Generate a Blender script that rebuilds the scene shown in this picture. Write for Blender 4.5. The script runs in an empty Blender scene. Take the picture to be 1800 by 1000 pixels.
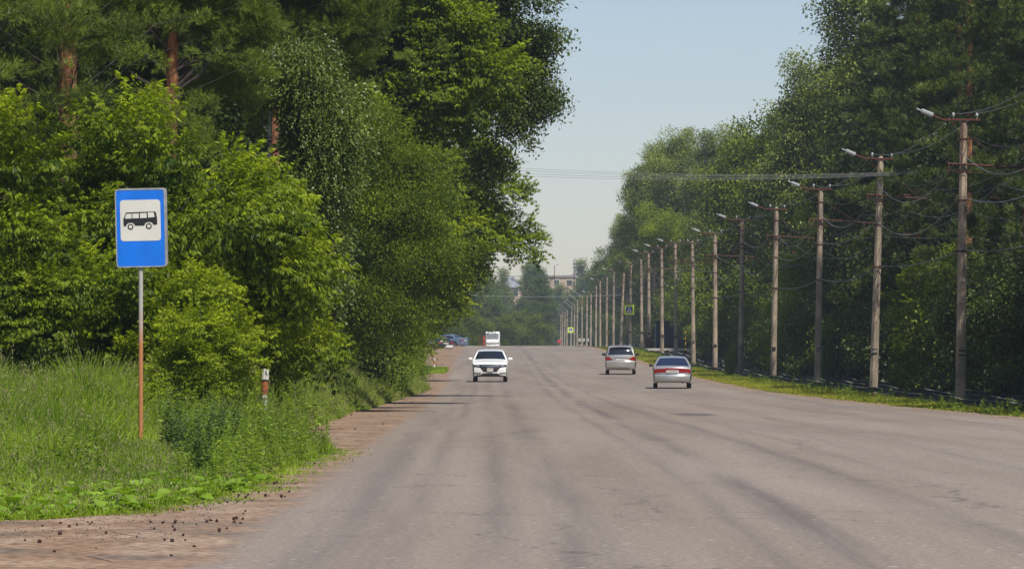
import bpy, math, random
import numpy as np
from mathutils import Vector, Matrix
R = math.radians
PI = math.pi
# ------------------------------------------------------------ scene, camera, sky, sun
sc = bpy.context.scene
col = sc.collection
F = 7200.0                      # focal length in photo pixels (1800 wide)
CAMZ = 1.65
cam_d = bpy.data.cameras.new("camera")
cam = bpy.data.objects.new("camera", cam_d)
col.objects.link(cam)
cam.location = (0, 0, CAMZ)
cam.rotation_euler = (R(90), 0, 0)
cam_d.sensor_width = 36
cam_d.lens = 36 * F / 1800
cam_d.shift_y = 101 / 1800
cam_d.clip_start = 0.5
cam_d.clip_end = 9000
sc.camera = cam
SUN_EL, SUN_AZ = R(57), R(150)    # azimuth clockwise from +Y: to the right and a little behind the camera
sdir = Vector((math.sin(SUN_AZ) * math.cos(SUN_EL), math.cos(SUN_AZ) * math.cos(SUN_EL), math.sin(SUN_EL)))
sun_d = bpy.data.lights.new("sun", 'SUN')
sun_d.energy = 5.0
sun_d.angle = R(0.5)
sun_d.color = (1.0, 0.95, 0.86)
sun = bpy.data.objects.new("sun", sun_d)
col.objects.link(sun)
sun.rotation_euler = sdir.to_track_quat('Z', 'Y').to_euler()
world = bpy.data.worlds.new("World")
sc.world = world
world.use_nodes = True
wn = world.node_tree
sky = wn.nodes.new('ShaderNodeTexSky')
sky.sky_type = 'NISHITA'
sky.sun_disc = False
sky.sun_elevation = SUN_EL
sky.sun_rotation = SUN_AZ
sky.altitude = 200
sky.air_density = 1.0
sky.dust_density = 0.5
sky.ozone_density = 4.0
wn.nodes['Background'].inputs['Strength'].default_value = 0.10
tint = wn.nodes.new('ShaderNodeMix'); tint.data_type = 'RGBA'; tint.blend_type = 'MULTIPLY'; tint.inputs[0].default_value = 1
tint.inputs[7].default_value = (1.07, .965, .955, 1)
wn.links.new(sky.outputs[0], tint.inputs[6])
wn.links.new(tint.outputs[2], wn.nodes['Background'].inputs[0])
sc.view_settings.view_transform = 'Standard'
sc.view_settings.look = 'None'
sc.view_settings.gamma = 1
sc.view_settings.exposure = 0.15
sc.cycles.max_bounces = 5
sc.cycles.diffuse_bounces = 3
sc.cycles.glossy_bounces = 2
sc.cycles.transmission_bounces = 3
sc.cycles.transparent_max_bounces = 6
sc.cycles.volume_bounces = 0

rnd = random.Random(7)
nr = np.random.default_rng(11)

# ------------------------------------------------------------ ground profile
HP = np.array([(-50, 1.65), (0, 1.65), (60, 1.65), (95, 1.82), (136, 2.03), (170, 2.04), (205, 2.0), (235, 1.86), (280, 1.55), (317, 1.25),
               (354, .96), (400, .64), (450, .42), (485, .44), (520, .62), (600, 1.2), (800, 2.6), (1100, 4.2), (2000, 6), (9000, 8)])
TP = np.array([(-50, 1.9), (60, 1.95), (100, 2.05), (136, 2.12), (170, 2.12), (249, 2.12), (280, 2.02), (317, 1.75), (354, 1.3), (400, .92), (450, .62),
               (520, .72), (600, 1.3), (800, 2.7), (1100, 4.3), (2000, 6), (9000, 8)])
_ys = np.arange(-50, 3000, 4.0)


def _sm(P):
    v = np.interp(_ys, P[:, 0], P[:, 1])
    k = np.ones(9) / 9
    return np.convolve(np.pad(v, 4, mode='edge'), k, 'valid')


_hs, _ts = _sm(HP), _sm(TP)


def groad(y): return CAMZ - np.interp(y, _ys, _hs)
def gtrack(y): return CAMZ - np.interp(y, _ys, _ts)
def xr_edge(y): return np.interp(y, [0, 95, 142, 171, 215, 280, 370, 450, 1000], [12.4, 11.9, 10.8, 9.6, 9.4, 8.9, 8.2, 7.5, 9.0])
def xl_edge(y): return np.interp(y, [0, 30, 60, 93, 145, 178, 280, 450, 1000], [-2.5, -2.5, -2.5, -2.7, -3.0, -3.2, -4.2, -5.3, -5.0])


def gz(x, y):
    t = np.clip((x - xr_edge(y) - .3) / 1.8, 0, 1)
    t = t * t * (3 - 2 * t)
    return groad(y) * (1 - t) + gtrack(y) * t


def at(px, Y): return (px - 900) * Y / F
def zt(py, Y): return CAMZ + (601 - py) * Y / F


GE_Y = [0, 30, 36, 37.5, 38.5, 39.3, 41, 45, 55, 61, 62.5, 66, 74, 83, 110, 145, 175, 182, 200, 250, 320, 450, 700]
GE_X = [-9, -9, -7.5, -5.2, -4.4, -3.9, -3.35, -3.05, -3.0, -2.8, -2.85, -3.5, -4.0, -4.2, -4.35, -4.05, -3.5, -4.6, -5.2, -5.8, -6.8, -9, -9]
def gl_edge(y): return np.interp(y, GE_Y, GE_X) + .12 * np.sin(y * 2.1) + .08 * np.sin(y * 5.3 + 1)


# ------------------------------------------------------------ naming helpers
def tag(o, label=None, cat=None, group=None, kind=None):
    if label: o['label'] = label
    if cat: o['category'] = cat
    if group: o['group'] = group
    if kind: o['kind'] = kind
    return o


def empty(name, loc, rz=0, label=None, cat=None, group=None):
    o = bpy.data.objects.new(name, None)
    col.objects.link(o)
    o.empty_display_size = .2
    o.location = loc
    o.rotation_euler = (0, 0, rz)
    return tag(o, label, cat, group)


def link(name, me, parent=None):
    o = bpy.data.objects.new(name, me)
    col.objects.link(o)
    if parent is not None: o.parent = parent
    return o


def copy_tree(o, parent=None):
    c = o.copy()
    col.objects.link(c)
    c.parent = parent
    for ch in list(o.children):
        copy_tree(ch, c)
    return c


# ------------------------------------------------------------ materials
def new_mat(name):
    m = bpy.data.materials.new(name)
    m.use_nodes = True
    return m, m.node_tree, m.node_tree.nodes['Principled BSDF']


def pmat(name, c, rough=.6, metal=0, spec=.5, var=0.0, scale=4.0, c2=None, bump=0, detail=6, stretch=(1, 1, 1), coat=0, lo=.35, hi=.65):
    m, nt, b = new_mat(name)
    b.inputs['Roughness'].default_value = rough
    b.inputs['Metallic'].default_value = metal
    b.inputs['Specular IOR Level'].default_value = spec
    b.inputs['Coat Weight'].default_value = coat
    b.inputs['Coat Roughness'].default_value = .08
    if c2 is None:
        c2 = tuple(max(0, x * (1 - var)) for x in c)
    tc = nt.nodes.new('ShaderNodeTexCoord')
    mp = nt.nodes.new('ShaderNodeMapping')
    mp.inputs['Scale'].default_value = stretch
    nz = nt.nodes.new('ShaderNodeTexNoise')
    nz.inputs['Scale'].default_value = scale
    nz.inputs['Detail'].default_value = detail
    rp = nt.nodes.new('ShaderNodeValToRGB')
    rp.color_ramp.elements[0].position = lo
    rp.color_ramp.elements[1].position = hi
    rp.color_ramp.elements[0].color = (*c2, 1)
    rp.color_ramp.elements[1].color = (*c, 1)
    L = nt.links.new
    L(tc.outputs['Object'], mp.inputs[0]); L(mp.outputs[0], nz.inputs[0]); L(nz.outputs[0], rp.inputs[0])
    L(rp.outputs[0], b.inputs['Base Color'])
    if bump:
        bp = nt.nodes.new('ShaderNodeBump')
        bp.inputs['Strength'].default_value = bump
        bp.inputs['Distance'].default_value = .02
        L(nz.outputs[0], bp.inputs['Height']); L(bp.outputs[0], b.inputs['Normal'])
    return m


def leaf_mat(name, c1, c2, trans=.3, tcol=None, rough=.5, spec=.2):
    """foliage: colour runs between c1 and c2 by a per-leaf value"""
    m, nt, b = new_mat(name)
    L = nt.links.new
    a = nt.nodes.new('ShaderNodeAttribute'); a.attribute_name = 'var'
    oi = nt.nodes.new('ShaderNodeObjectInfo')
    ad = nt.nodes.new('ShaderNodeMath'); ad.operation = 'MULTIPLY_ADD'
    ad.inputs[1].default_value = .3; ad.inputs[2].default_value = -.15
    L(oi.outputs['Random'], ad.inputs[0])
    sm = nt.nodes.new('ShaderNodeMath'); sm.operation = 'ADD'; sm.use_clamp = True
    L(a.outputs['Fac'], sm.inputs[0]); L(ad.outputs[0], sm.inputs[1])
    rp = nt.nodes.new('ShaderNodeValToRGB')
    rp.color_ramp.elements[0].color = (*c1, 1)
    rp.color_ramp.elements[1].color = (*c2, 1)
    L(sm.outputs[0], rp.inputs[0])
    L(rp.outputs[0], b.inputs['Base Color'])
    b.inputs['Roughness'].default_value = rough
    b.inputs['Specular IOR Level'].default_value = spec
    tr = nt.nodes.new('ShaderNodeBsdfTranslucent')
    mc = nt.nodes.new('ShaderNodeMix'); mc.data_type = 'RGBA'; mc.blend_type = 'MULTIPLY'
    mc.inputs[0].default_value = 1
    L(rp.outputs[0], mc.inputs[6])
    mc.inputs[7].default_value = (*(tcol or (1.5, 1.5, .5)), 1)
    L(mc.outputs[2], tr.inputs[0])
    mx = nt.nodes.new('ShaderNodeMixShader'); mx.inputs[0].default_value = trans
    L(b.outputs[0], mx.inputs[1]); L(tr.outputs[0], mx.inputs[2])
    L(mx.outputs[0], nt.nodes['Material Output'].inputs[0])
    return m


M = {}
M['elder'] = leaf_mat('elder leaves', (.03, .065, .004), (.37, .45, .014), .40)
M['birch'] = leaf_mat('birch leaves', (.035, .065, .010), (.19, .235, .035), .25, rough=.42, spec=.4)
M['broad'] = leaf_mat('broad leaves', (.025, .055, .005), (.24, .30, .016), .3)
M['fine'] = leaf_mat('fine leaves', (.035, .07, .006), (.28, .35, .022), .3)
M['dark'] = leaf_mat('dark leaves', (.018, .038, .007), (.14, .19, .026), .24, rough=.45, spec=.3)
M['deep'] = leaf_mat('shade darkened leaves', (.010, .024, .005), (.055, .085, .012), .18)  # gloom between the nearer trees is put into this leaf colour
M['poplar'] = leaf_mat('poplar leaves', (.04, .07, .014), (.31, .36, .06), .28, rough=.45, spec=.3)
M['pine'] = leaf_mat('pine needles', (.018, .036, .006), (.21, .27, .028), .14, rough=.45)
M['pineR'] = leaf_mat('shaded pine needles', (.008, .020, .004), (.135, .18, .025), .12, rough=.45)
M['far'] = leaf_mat('distant leaves', (.035, .065, .012), (.14, .19, .03), .24)
M['spruce'] = leaf_mat('spruce needles', (.015, .035, .015), (.04, .075, .03), .1)
M['grass'] = leaf_mat('grass blades', (.09, .17, .010), (.33, .44, .035), .40)
M['grass2'] = leaf_mat('verge grass', (.18, .21, .012), (.50, .46, .05), .38)
M['grass3'] = leaf_mat('pale meadow grass', (.12, .18, .02), (.38, .44, .10), .38)
M['weed'] = leaf_mat('weed leaves', (.06, .12, .012), (.28, .37, .035), .3)
M['broadweed'] = leaf_mat('burdock leaves', (.11, .22, .012), (.27, .40, .04), .3, rough=.45)
M['mugwort'] = leaf_mat('mugwort leaves', (.04, .085, .018), (.13, .19, .045), .2)
M['seed'] = leaf_mat('seed heads', (.16, .16, .06), (.34, .31, .15), .25)
M['bark'] = pmat('bark', (.075, .058, .045), .95, var=.6, scale=9, stretch=(1, 1, .25), bump=.8)
M['birchbark'] = pmat('birch bark', (.5, .48, .43), .8, c2=(.06, .05, .045), scale=5, stretch=(1, 1, 3), lo=.38, hi=.46)
M['concrete'] = None


def pine_bark():
    m, nt, b = new_mat('pine bark')
    L = nt.links.new
    tc = nt.nodes.new('ShaderNodeTexCoord')
    sx = nt.nodes.new('ShaderNodeSeparateXYZ'); L(tc.outputs['Object'], sx.inputs[0])
    mp = nt.nodes.new('ShaderNodeMapping'); mp.inputs['Scale'].default_value = (1, 1, .3)
    L(tc.outputs['Object'], mp.inputs[0])
    vo = nt.nodes.new('ShaderNodeTexNoise'); vo.inputs['Scale'].default_value = 14; vo.inputs['Detail'].default_value = 8
    L(mp.outputs[0], vo.inputs[0])
    r1 = nt.nodes.new('ShaderNodeValToRGB')
    e = r1.color_ramp.elements
    e[0].position = .4; e[0].color = (.05, .03, .022, 1)
    e[1].position = .6; e[1].color = (.17, .10, .065, 1)
    r2 = nt.nodes.new('ShaderNodeValToRGB')
    e = r2.color_ramp.elements
    e[0].position = .36; e[0].color = (.14, .045, .015, 1)
    e[1].position = .6; e[1].color = (.36, .145, .055, 1)
    L(vo.outputs[0], r1.inputs[0]); L(vo.outputs[0], r2.inputs[0])
    mr = nt.nodes.new('ShaderNodeMapRange')
    mr.inputs[1].default_value = 4.2; mr.inputs[2].default_value = 7.5
    L(sx.outputs[2], mr.inputs[0])
    mx = nt.nodes.new('ShaderNodeMix'); mx.data_type = 'RGBA'
    L(mr.outputs[0], mx.inputs[0]); L(r1.outputs[0], mx.inputs[6]); L(r2.outputs[0], mx.inputs[7])
    L(mx.outputs[2], b.inputs['Base Color'])
    b.inputs['Roughness'].default_value = .9
    bp = nt.nodes.new('ShaderNodeBump'); bp.inputs['Strength'].default_value = 1; bp.inputs['Distance'].default_value = .04
    L(vo.outputs[0], bp.inputs['Height']); L(bp.outputs[0], b.inputs['Normal'])
    return m


M['pinebark'] = pine_bark()


def concrete_mat(name, base, dark, rust=True):
    m, nt, b = new_mat(name)
    L = nt.links.new
    tc = nt.nodes.new('ShaderNodeTexCoord')
    oi = nt.nodes.new('ShaderNodeObjectInfo')
    off = nt.nodes.new('ShaderNodeVectorMath'); off.operation = 'ADD'
    sc_ = nt.nodes.new('ShaderNodeMath'); sc_.operation = 'MULTIPLY'; sc_.inputs[1].default_value = 37
    L(oi.outputs['Random'], sc_.inputs[0])
    cb = nt.nodes.new('ShaderNodeCombineXYZ'); L(sc_.outputs[0], cb.inputs[0]); L(sc_.outputs[0], cb.inputs[2])
    L(tc.outputs['Object'], off.inputs[0]); L(cb.outputs[0], off.inputs[1])
    n1 = nt.nodes.new('ShaderNodeTexNoise'); n1.inputs['Scale'].default_value = 1.1; n1.inputs['Detail'].default_value = 7
    L(off.outputs[0], n1.inputs[0])
    r1 = nt.nodes.new('ShaderNodeValToRGB')
    e = r1.color_ramp.elements
    e[0].position = .35; e[0].color = (*dark, 1)
    e[1].position = .62; e[1].color = (*base, 1)
    L(n1.outputs[0], r1.inputs[0])
    # pitted grain
    n3 = nt.nodes.new('ShaderNodeTexNoise'); n3.inputs['Scale'].default_value = 22; n3.inputs['Detail'].default_value = 4
    L(off.outputs[0], n3.inputs[0])
    r3 = nt.nodes.new('ShaderNodeValToRGB')
    e = r3.color_ramp.elements
    e[0].position = .33; e[0].color = (.45, .42, .38, 1)
    e[1].position = .47; e[1].color = (1, 1, 1, 1)
    L(n3.outputs[0], r3.inputs[0])
    mm = nt.nodes.new('ShaderNodeMix'); mm.data_type = 'RGBA'; mm.blend_type = 'MULTIPLY'; mm.inputs[0].default_value = 1
    L(r1.outputs[0], mm.inputs[6]); L(r3.outputs[0], mm.inputs[7])
    out = mm.outputs[2]
    if rust:
        mp = nt.nodes.new('ShaderNodeMapping'); mp.inputs['Scale'].default_value = (7, 7, .35)
        L(off.outputs[0], mp.inputs[0])
        n2 = nt.nodes.new('ShaderNodeTexNoise'); n2.inputs['Scale'].default_value = 1; n2.inputs['Detail'].default_value = 3
        L(mp.outputs[0], n2.inputs[0])
        r2 = nt.nodes.new('ShaderNodeValToRGB')
        e = r2.color_ramp.elements
        e[0].position = .54; e[0].color = (0, 0, 0, 1)
        e[1].position = .66; e[1].color = (1, 1, 1, 1)
        L(n2.outputs[0], r2.inputs[0])
        sx = nt.nodes.new('ShaderNodeSeparateXYZ'); L(tc.outputs['Object'], sx.inputs[0])
        mr = nt.nodes.new('ShaderNodeMapRange'); mr.inputs[1].default_value = 5.2; mr.inputs[2].default_value = 7.6
        mr.inputs[3].default_value = .05; mr.inputs[4].default_value = .8
        L(sx.outputs[2], mr.inputs[0])
        ml = nt.nodes.new('ShaderNodeMath'); ml.operation = 'MULTIPLY'
        L(r2.outputs[0], ml.inputs[0]); L(mr.outputs[0], ml.inputs[1])
        mx = nt.nodes.new('ShaderNodeMix'); mx.data_type = 'RGBA'
        L(ml.outputs[0], mx.inputs[0]); L(out, mx.inputs[6]); mx.inputs[7].default_value = (.16, .055, .025, 1)
        out = mx.outputs[2]
    L(out, b.inputs['Base Color'])
    b.inputs['Roughness'].default_value = .9
    bp = nt.nodes.new('ShaderNodeBump'); bp.inputs['Strength'].default_value = .5; bp.inputs['Distance'].default_value = .02
    L(n3.outputs[0], bp.inputs['Height']); L(bp.outputs[0], b.inputs['Normal'])
    return m


M['concrete'] = concrete_mat('weathered concrete', (.44, .345, .245), (.24, .195, .145))
M['slab'] = pmat('pale slab concrete', (.5, .46, .4), .9, var=.3, scale=3)
M['rust'] = pmat('rusty steel', (.12, .04, .025), .85, var=.6, scale=12)
M['rustred'] = pmat('red rusty steel', (.15, .038, .026), .8, var=.5, scale=10)
M['wire'] = pmat('aluminium wire', (.22, .22, .22), .5, metal=.3)
M['wiredark'] = pmat('dark wire', (.06, .06, .065), .6)
M['white'] = pmat('white paint', (.78, .77, .74), .5, var=.15, scale=6)
M['lamp'] = pmat('lamp housing', (.38, .39, .40), .5, var=.2, scale=8)
M['insul'] = pmat('white porcelain', (.7, .7, .68), .25, var=.1)
M['railtop'] = pmat('worn rail steel', (.60, .56, .50), .45, metal=.2, var=.4, scale=3)
M['railside'] = pmat('rusty rail steel', (.035, .024, .018), .9, var=.4, scale=5)
M['sleeper'] = pmat('old sleeper wood', (.03, .025, .02), .95, var=.4, scale=6)
M['blue'] = pmat('sign blue', (.0, .165, .74), .42, var=.16, scale=3.5, spec=.5)
M['signwhite'] = pmat('sign white', (.66, .63, .57), .5, var=.1, scale=3)
M['black'] = pmat('black paint', (.008, .008, .009), .55)
M['tin'] = pmat('grey galvanised tin', (.42, .42, .42), .5, metal=.4, var=.3, scale=8)
M['lime'] = pmat('fluorescent yellow green', (.80, .98, .02), .5, var=.05)
M['signblue2'] = pmat('crossing sign blue', (.03, .08, .42), .5, var=.1)
M['redpaint'] = pmat('red paint', (.55, .035, .02), .6, var=.3, scale=7)
M['orangepaint'] = pmat('faded orange paint', (.45, .10, .03), .8, c2=(.16, .05, .03), scale=14)
M['peelwhite'] = pmat('peeling whitewash', (.62, .6, .55), .85, c2=(.12, .11, .10), scale=16, lo=.42, hi=.52)
M['yellow'] = pmat('yellow paint', (.75, .42, .03), .6, var=.2)
M['kioskblue'] = pmat('dark blue sheet metal', (.012, .045, .16), .5, var=.3, scale=2)
M['binblue'] = pmat('blue plastic', (.05, .25, .5), .5, var=.15)
M['pink'] = pmat('pink plaster', (.56, .41, .30), .9, var=.25, scale=1.2)
M['cream'] = pmat('cream plaster', (.62, .56, .42), .9, var=.2, scale=1)
M['roofgrey'] = pmat('grey sheet roof', (.36, .38, .40), .5, metal=.3, var=.2, stretch=(3, .2, 1))
M['winglass'] = pmat('window glass', (.05, .06, .07), .15, spec=.6)
M['carwhite'] = pmat('white car paint', (.80, .80, .78), .28, coat=.6, var=.03)
M['carsilver'] = pmat('silver car paint', (.46, .46, .455), .30, metal=.55, coat=.6, var=.05)
M['carchamp'] = pmat('champagne silver paint', (.44, .42, .39), .30, metal=.5, coat=.6, var=.05)
M['carblue'] = pmat('blue grey car paint', (.18, .24, .36), .3, metal=.4, coat=.6, var=.05)
M['cardark'] = pmat('dark car paint', (.02, .022, .026), .3, coat=.6)
M['glass'] = pmat('tinted car glass', (.012, .016, .026), .08, spec=.8)
M['glassblue'] = pmat('blue tinted rear glass', (.014, .022, .055), .12, spec=.7)
M['blackplastic'] = pmat('black plastic', (.014, .014, .015), .55)
M['tyre'] = pmat('tyre rubber', (.014, .013, .013), .9, var=.3)
M['rim'] = pmat('alloy rim', (.4, .4, .4), .35, metal=.7)
M['taillight'] = pmat('red tail light', (.24, .010, .008), .2, spec=.6, coat=.5)
M['headlight'] = pmat('headlight glass', (.32, .34, .37), .12, metal=.3, spec=.8)
M['chrome'] = pmat('chrome trim', (.7, .7, .7), .12, metal=1)
M['cloth_red'] = pmat('red cloth', (.4, .03, .03), .9, var=.3)
M['skin'] = pmat('skin', (.45, .25, .18), .6)
M['cone'] = pmat('pine cone scales', (.06, .03, .02), .95, var=.5, scale=60)
M['stone'] = pmat('gravel stones', (.33, .28, .24), .95, c2=(.14, .12, .105), scale=2.5)
M['litter'] = pmat('pale paper litter', (.75, .73, .7), .8)


SOIL = ((.18, .145, .112), (.27, .178, .12), (.34, .255, .185))


def road_mat():
    m, nt, b = new_mat('worn asphalt')
    L = nt.links.new
    N = nt.nodes.new
    tc = N('ShaderNodeTexCoord')
    sx = N('ShaderNodeSeparateXYZ'); L(tc.outputs['Object'], sx.inputs[0])

    def math_(op, a, b_=None, c=None):
        n = N('ShaderNodeMath'); n.operation = op
        for i, v in enumerate((a, b_, c)):
            if v is None: continue
            if isinstance(v, (int, float)): n.inputs[i].default_value = v
            else: L(v, n.inputs[i])
        return n.outputs[0]
    # lateral coordinate that follows the road
    u = math_('MULTIPLY_ADD', sx.outputs[1], .0075, sx.outputs[0])
    w1 = N('ShaderNodeTexNoise'); w1.inputs['Scale'].default_value = .03; w1.inputs['Detail'].default_value = 3
    L(tc.outputs['Object'], w1.inputs[0])
    uw = math_('MULTIPLY_ADD', w1.outputs[0], .9, u)

    def noise(xk, yk, scale, detail=5, src=None, rough=.55):
        cb = N('ShaderNodeCombineXYZ')
        L(math_('MULTIPLY', src or uw, xk), cb.inputs[0]); L(math_('MULTIPLY', sx.outputs[1], yk), cb.inputs[1])
        n = N('ShaderNodeTexNoise'); n.inputs['Scale'].default_value = scale; n.inputs['Detail'].default_value = detail
        n.inputs['Roughness'].default_value = rough
        L(cb.outputs[0], n.inputs[0])
        return n.outputs[0]

    def ramp(fac, stops):
        r = N('ShaderNodeValToRGB')
        e = r.color_ramp.elements
        while len(e) < len(stops): e.new(.5)
        for k, (p, c) in enumerate(stops):
            e[k].position = p; e[k].color = (*c, 1)
        L(fac, r.inputs[0])
        return r.outputs[0]

    def mix(fac, a, b_, mode='MIX'):
        n = N('ShaderNodeMix'); n.data_type = 'RGBA'; n.blend_type = mode
        if isinstance(fac, (int, float)): n.inputs[0].default_value = fac
        else: L(fac, n.inputs[0])
        for i, v in ((6, a), (7, b_)):
            if isinstance(v, tuple): n.inputs[i].default_value = (*v, 1)
            else: L(v, n.inputs[i])
        return n.outputs[2]
    big = noise(.55, .03, 1.0, 7, rough=.62)
    base = ramp(big, [(.32, (.205, .165, .134)), (.5, (.252, .208, .170)), (.68, (.285, .240, .198))])
    # tyre-polished darker bands, bluish bitumen
    band = noise(1.1, .008, 1.0, 4)
    bm = ramp(band, [(.50, (0, 0, 0)), (.62, (1, 1, 1))])
    base = mix(math_('MULTIPLY', bm, .22), base, (.15, .13, .128))

    def track(x0, wd, slope, amp):
        d = math_('SUBTRACT', math_('MULTIPLY_ADD', sx.outputs[1], slope, sx.outputs[0]), x0)
        wob = noise(.0, .05, 1.0, 3)
        d = math_('ADD', d, math_('MULTIPLY_ADD', wob, .4, -.2))
        g = math_('DIVIDE', math_('ABSOLUTE', d), wd)
        g = math_('SUBTRACT', 1, g)
        n = N('ShaderNodeMath'); n.operation = 'MAXIMUM'; n.use_clamp = True; L(g, n.inputs[0]); n.inputs[1].default_value = 0
        brk = ramp(noise(2.0, .06, 1.0, 5), [(.38, (.15, .15, .15)), (.6, (1, 1, 1))])
        return math_('MULTIPLY', math_('MULTIPLY', n.outputs[0], amp), brk)
    for x0, wd, sl, am in ((2.85, .30, .0045, .8), (2.2, .16, .0045, .4), (.75, .35, .006, .6), (.1, .3, .006, .5), (-.75, .22, .005, .5), (-1.35, .3, .004, .4), (4.6, .2, .010, .5), (5.4, .14, .0105, .35), (7.3, .14, .012, .3), (11.1, .13, .0075, .8)):
        base = mix(track(x0, wd, sl, am), base, (.118, .098, .094))
    # an irregular dark patch in the right lane
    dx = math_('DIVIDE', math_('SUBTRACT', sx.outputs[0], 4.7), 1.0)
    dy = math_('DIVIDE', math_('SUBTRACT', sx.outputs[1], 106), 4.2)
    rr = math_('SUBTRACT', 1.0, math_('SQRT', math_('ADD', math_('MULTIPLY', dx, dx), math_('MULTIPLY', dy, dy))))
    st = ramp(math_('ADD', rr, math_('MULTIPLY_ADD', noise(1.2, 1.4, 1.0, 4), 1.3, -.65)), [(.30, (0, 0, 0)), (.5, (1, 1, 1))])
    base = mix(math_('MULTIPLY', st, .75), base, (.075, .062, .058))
    # short transverse cracks and patches
    tr = noise(.55, 1.6, 1.0, 4, src=sx.outputs[0])
    trm = ramp(tr, [(.64, (0, 0, 0)), (.70, (1, 1, 1))])
    far = N('ShaderNodeMapRange'); far.inputs[1].default_value = 70; far.inputs[2].default_value = 150
    L(sx.outputs[1], far.inputs[0])
    base = mix(math_('MULTIPLY', math_('MULTIPLY', trm, .8), far.outputs[0]), base, (.10, .085, .085))
    tr2 = noise(.25, .35, 1.0, 5, src=sx.outputs[0])
    base = mix(math_('MULTIPLY', ramp(tr2, [(.55, (0, 0, 0)), (.66, (1, 1, 1))]), math_('MULTIPLY', far.outputs[0], .65)), base, (.15, .13, .14))
    # fine cracks
    vo = N('ShaderNodeTexVoronoi'); vo.feature = 'DISTANCE_TO_EDGE'; vo.inputs['Scale'].default_value = .16
    wv = N('ShaderNodeTexNoise'); wv.inputs['Scale'].default_value = .7; wv.inputs['Detail'].default_value = 5
    L(tc.outputs['Object'], wv.inputs[0])
    va = N('ShaderNodeVectorMath'); va.operation = 'MULTIPLY_ADD'; L(wv.outputs[1], va.inputs[0]); va.inputs[1].default_value = (2.2, 5, 0); L(tc.outputs['Object'], va.inputs[2])
    L(va.outputs[0], vo.inputs[0])
    cr = ramp(vo.outputs[0], [(.0, (1, 1, 1)), (.006, (0, 0, 0))])
    base = mix(math_('MULTIPLY', cr, .7), base, (.09, .08, .075))
    # aggregate grain
    g = N('ShaderNodeTexNoise'); g.inputs['Scale'].default_value = 18; g.inputs['Detail'].default_value = 3
    L(tc.outputs['Object'], g.inputs[0])
    base = mix(.6, base, ramp(g.outputs[0], [(.32, (.42, .42, .42)), (.66, (1.12, 1.12, 1.12))]), 'MULTIPLY')
    gs = N('ShaderNodeTexNoise'); gs.inputs['Scale'].default_value = 7; gs.inputs['Detail'].default_value = 1
    L(tc.outputs['Object'], gs.inputs[0])
    base = mix(math_('MULTIPLY', ramp(gs.outputs[0], [(.70, (0, 0, 0)), (.74, (1, 1, 1))]), .5), base, (.5, .46, .42))
    # gravel and dust creeping in from the edges
    at_ = N('ShaderNodeAttribute'); at_.attribute_name = 'edge'
    en = N('ShaderNodeTexNoise'); en.inputs['Scale'].default_value = 1.6; en.inputs['Detail'].default_value = 7
    L(tc.outputs['Object'], en.inputs[0])
    ef = math_('ADD', at_.outputs['Fac'], math_('MULTIPLY_ADD', en.outputs[0], .7, -.35))
    em = ramp(ef, [(.35, (0, 0, 0)), (.75, (1, 1, 1))])
    gn = N('ShaderNodeTexNoise'); gn.inputs['Scale'].default_value = 9; gn.inputs['Detail'].default_value = 8
    L(tc.outputs['Object'], gn.inputs[0])
    s1 = N('ShaderNodeTexNoise'); s1.inputs['Scale'].default_value = .9; s1.inputs['Detail'].default_value = 9
    L(tc.outputs['Object'], s1.inputs[0])
    dust = ramp(s1.outputs[0], [(.36, SOIL[0]), (.48, SOIL[1]), (.62, SOIL[2])])
    dust = mix(1.0, dust, ramp(gn.outputs[0], [(.32, (.42, .36, .32)), (.62, (1.1, 1.08, 1.05))]), 'MULTIPLY')
    base = mix(em, base, dust)
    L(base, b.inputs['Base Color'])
    b.inputs['Roughness'].default_value = .85
    b.inputs['Specular IOR Level'].default_value = .3
    bp = N('ShaderNodeBump'); bp.inputs['Strength'].default_value = .25; bp.inputs['Distance'].default_value = .01
    L(g.outputs[0], bp.inputs['Height']); L(bp.outputs[0], b.inputs['Normal'])
    return m


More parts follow.
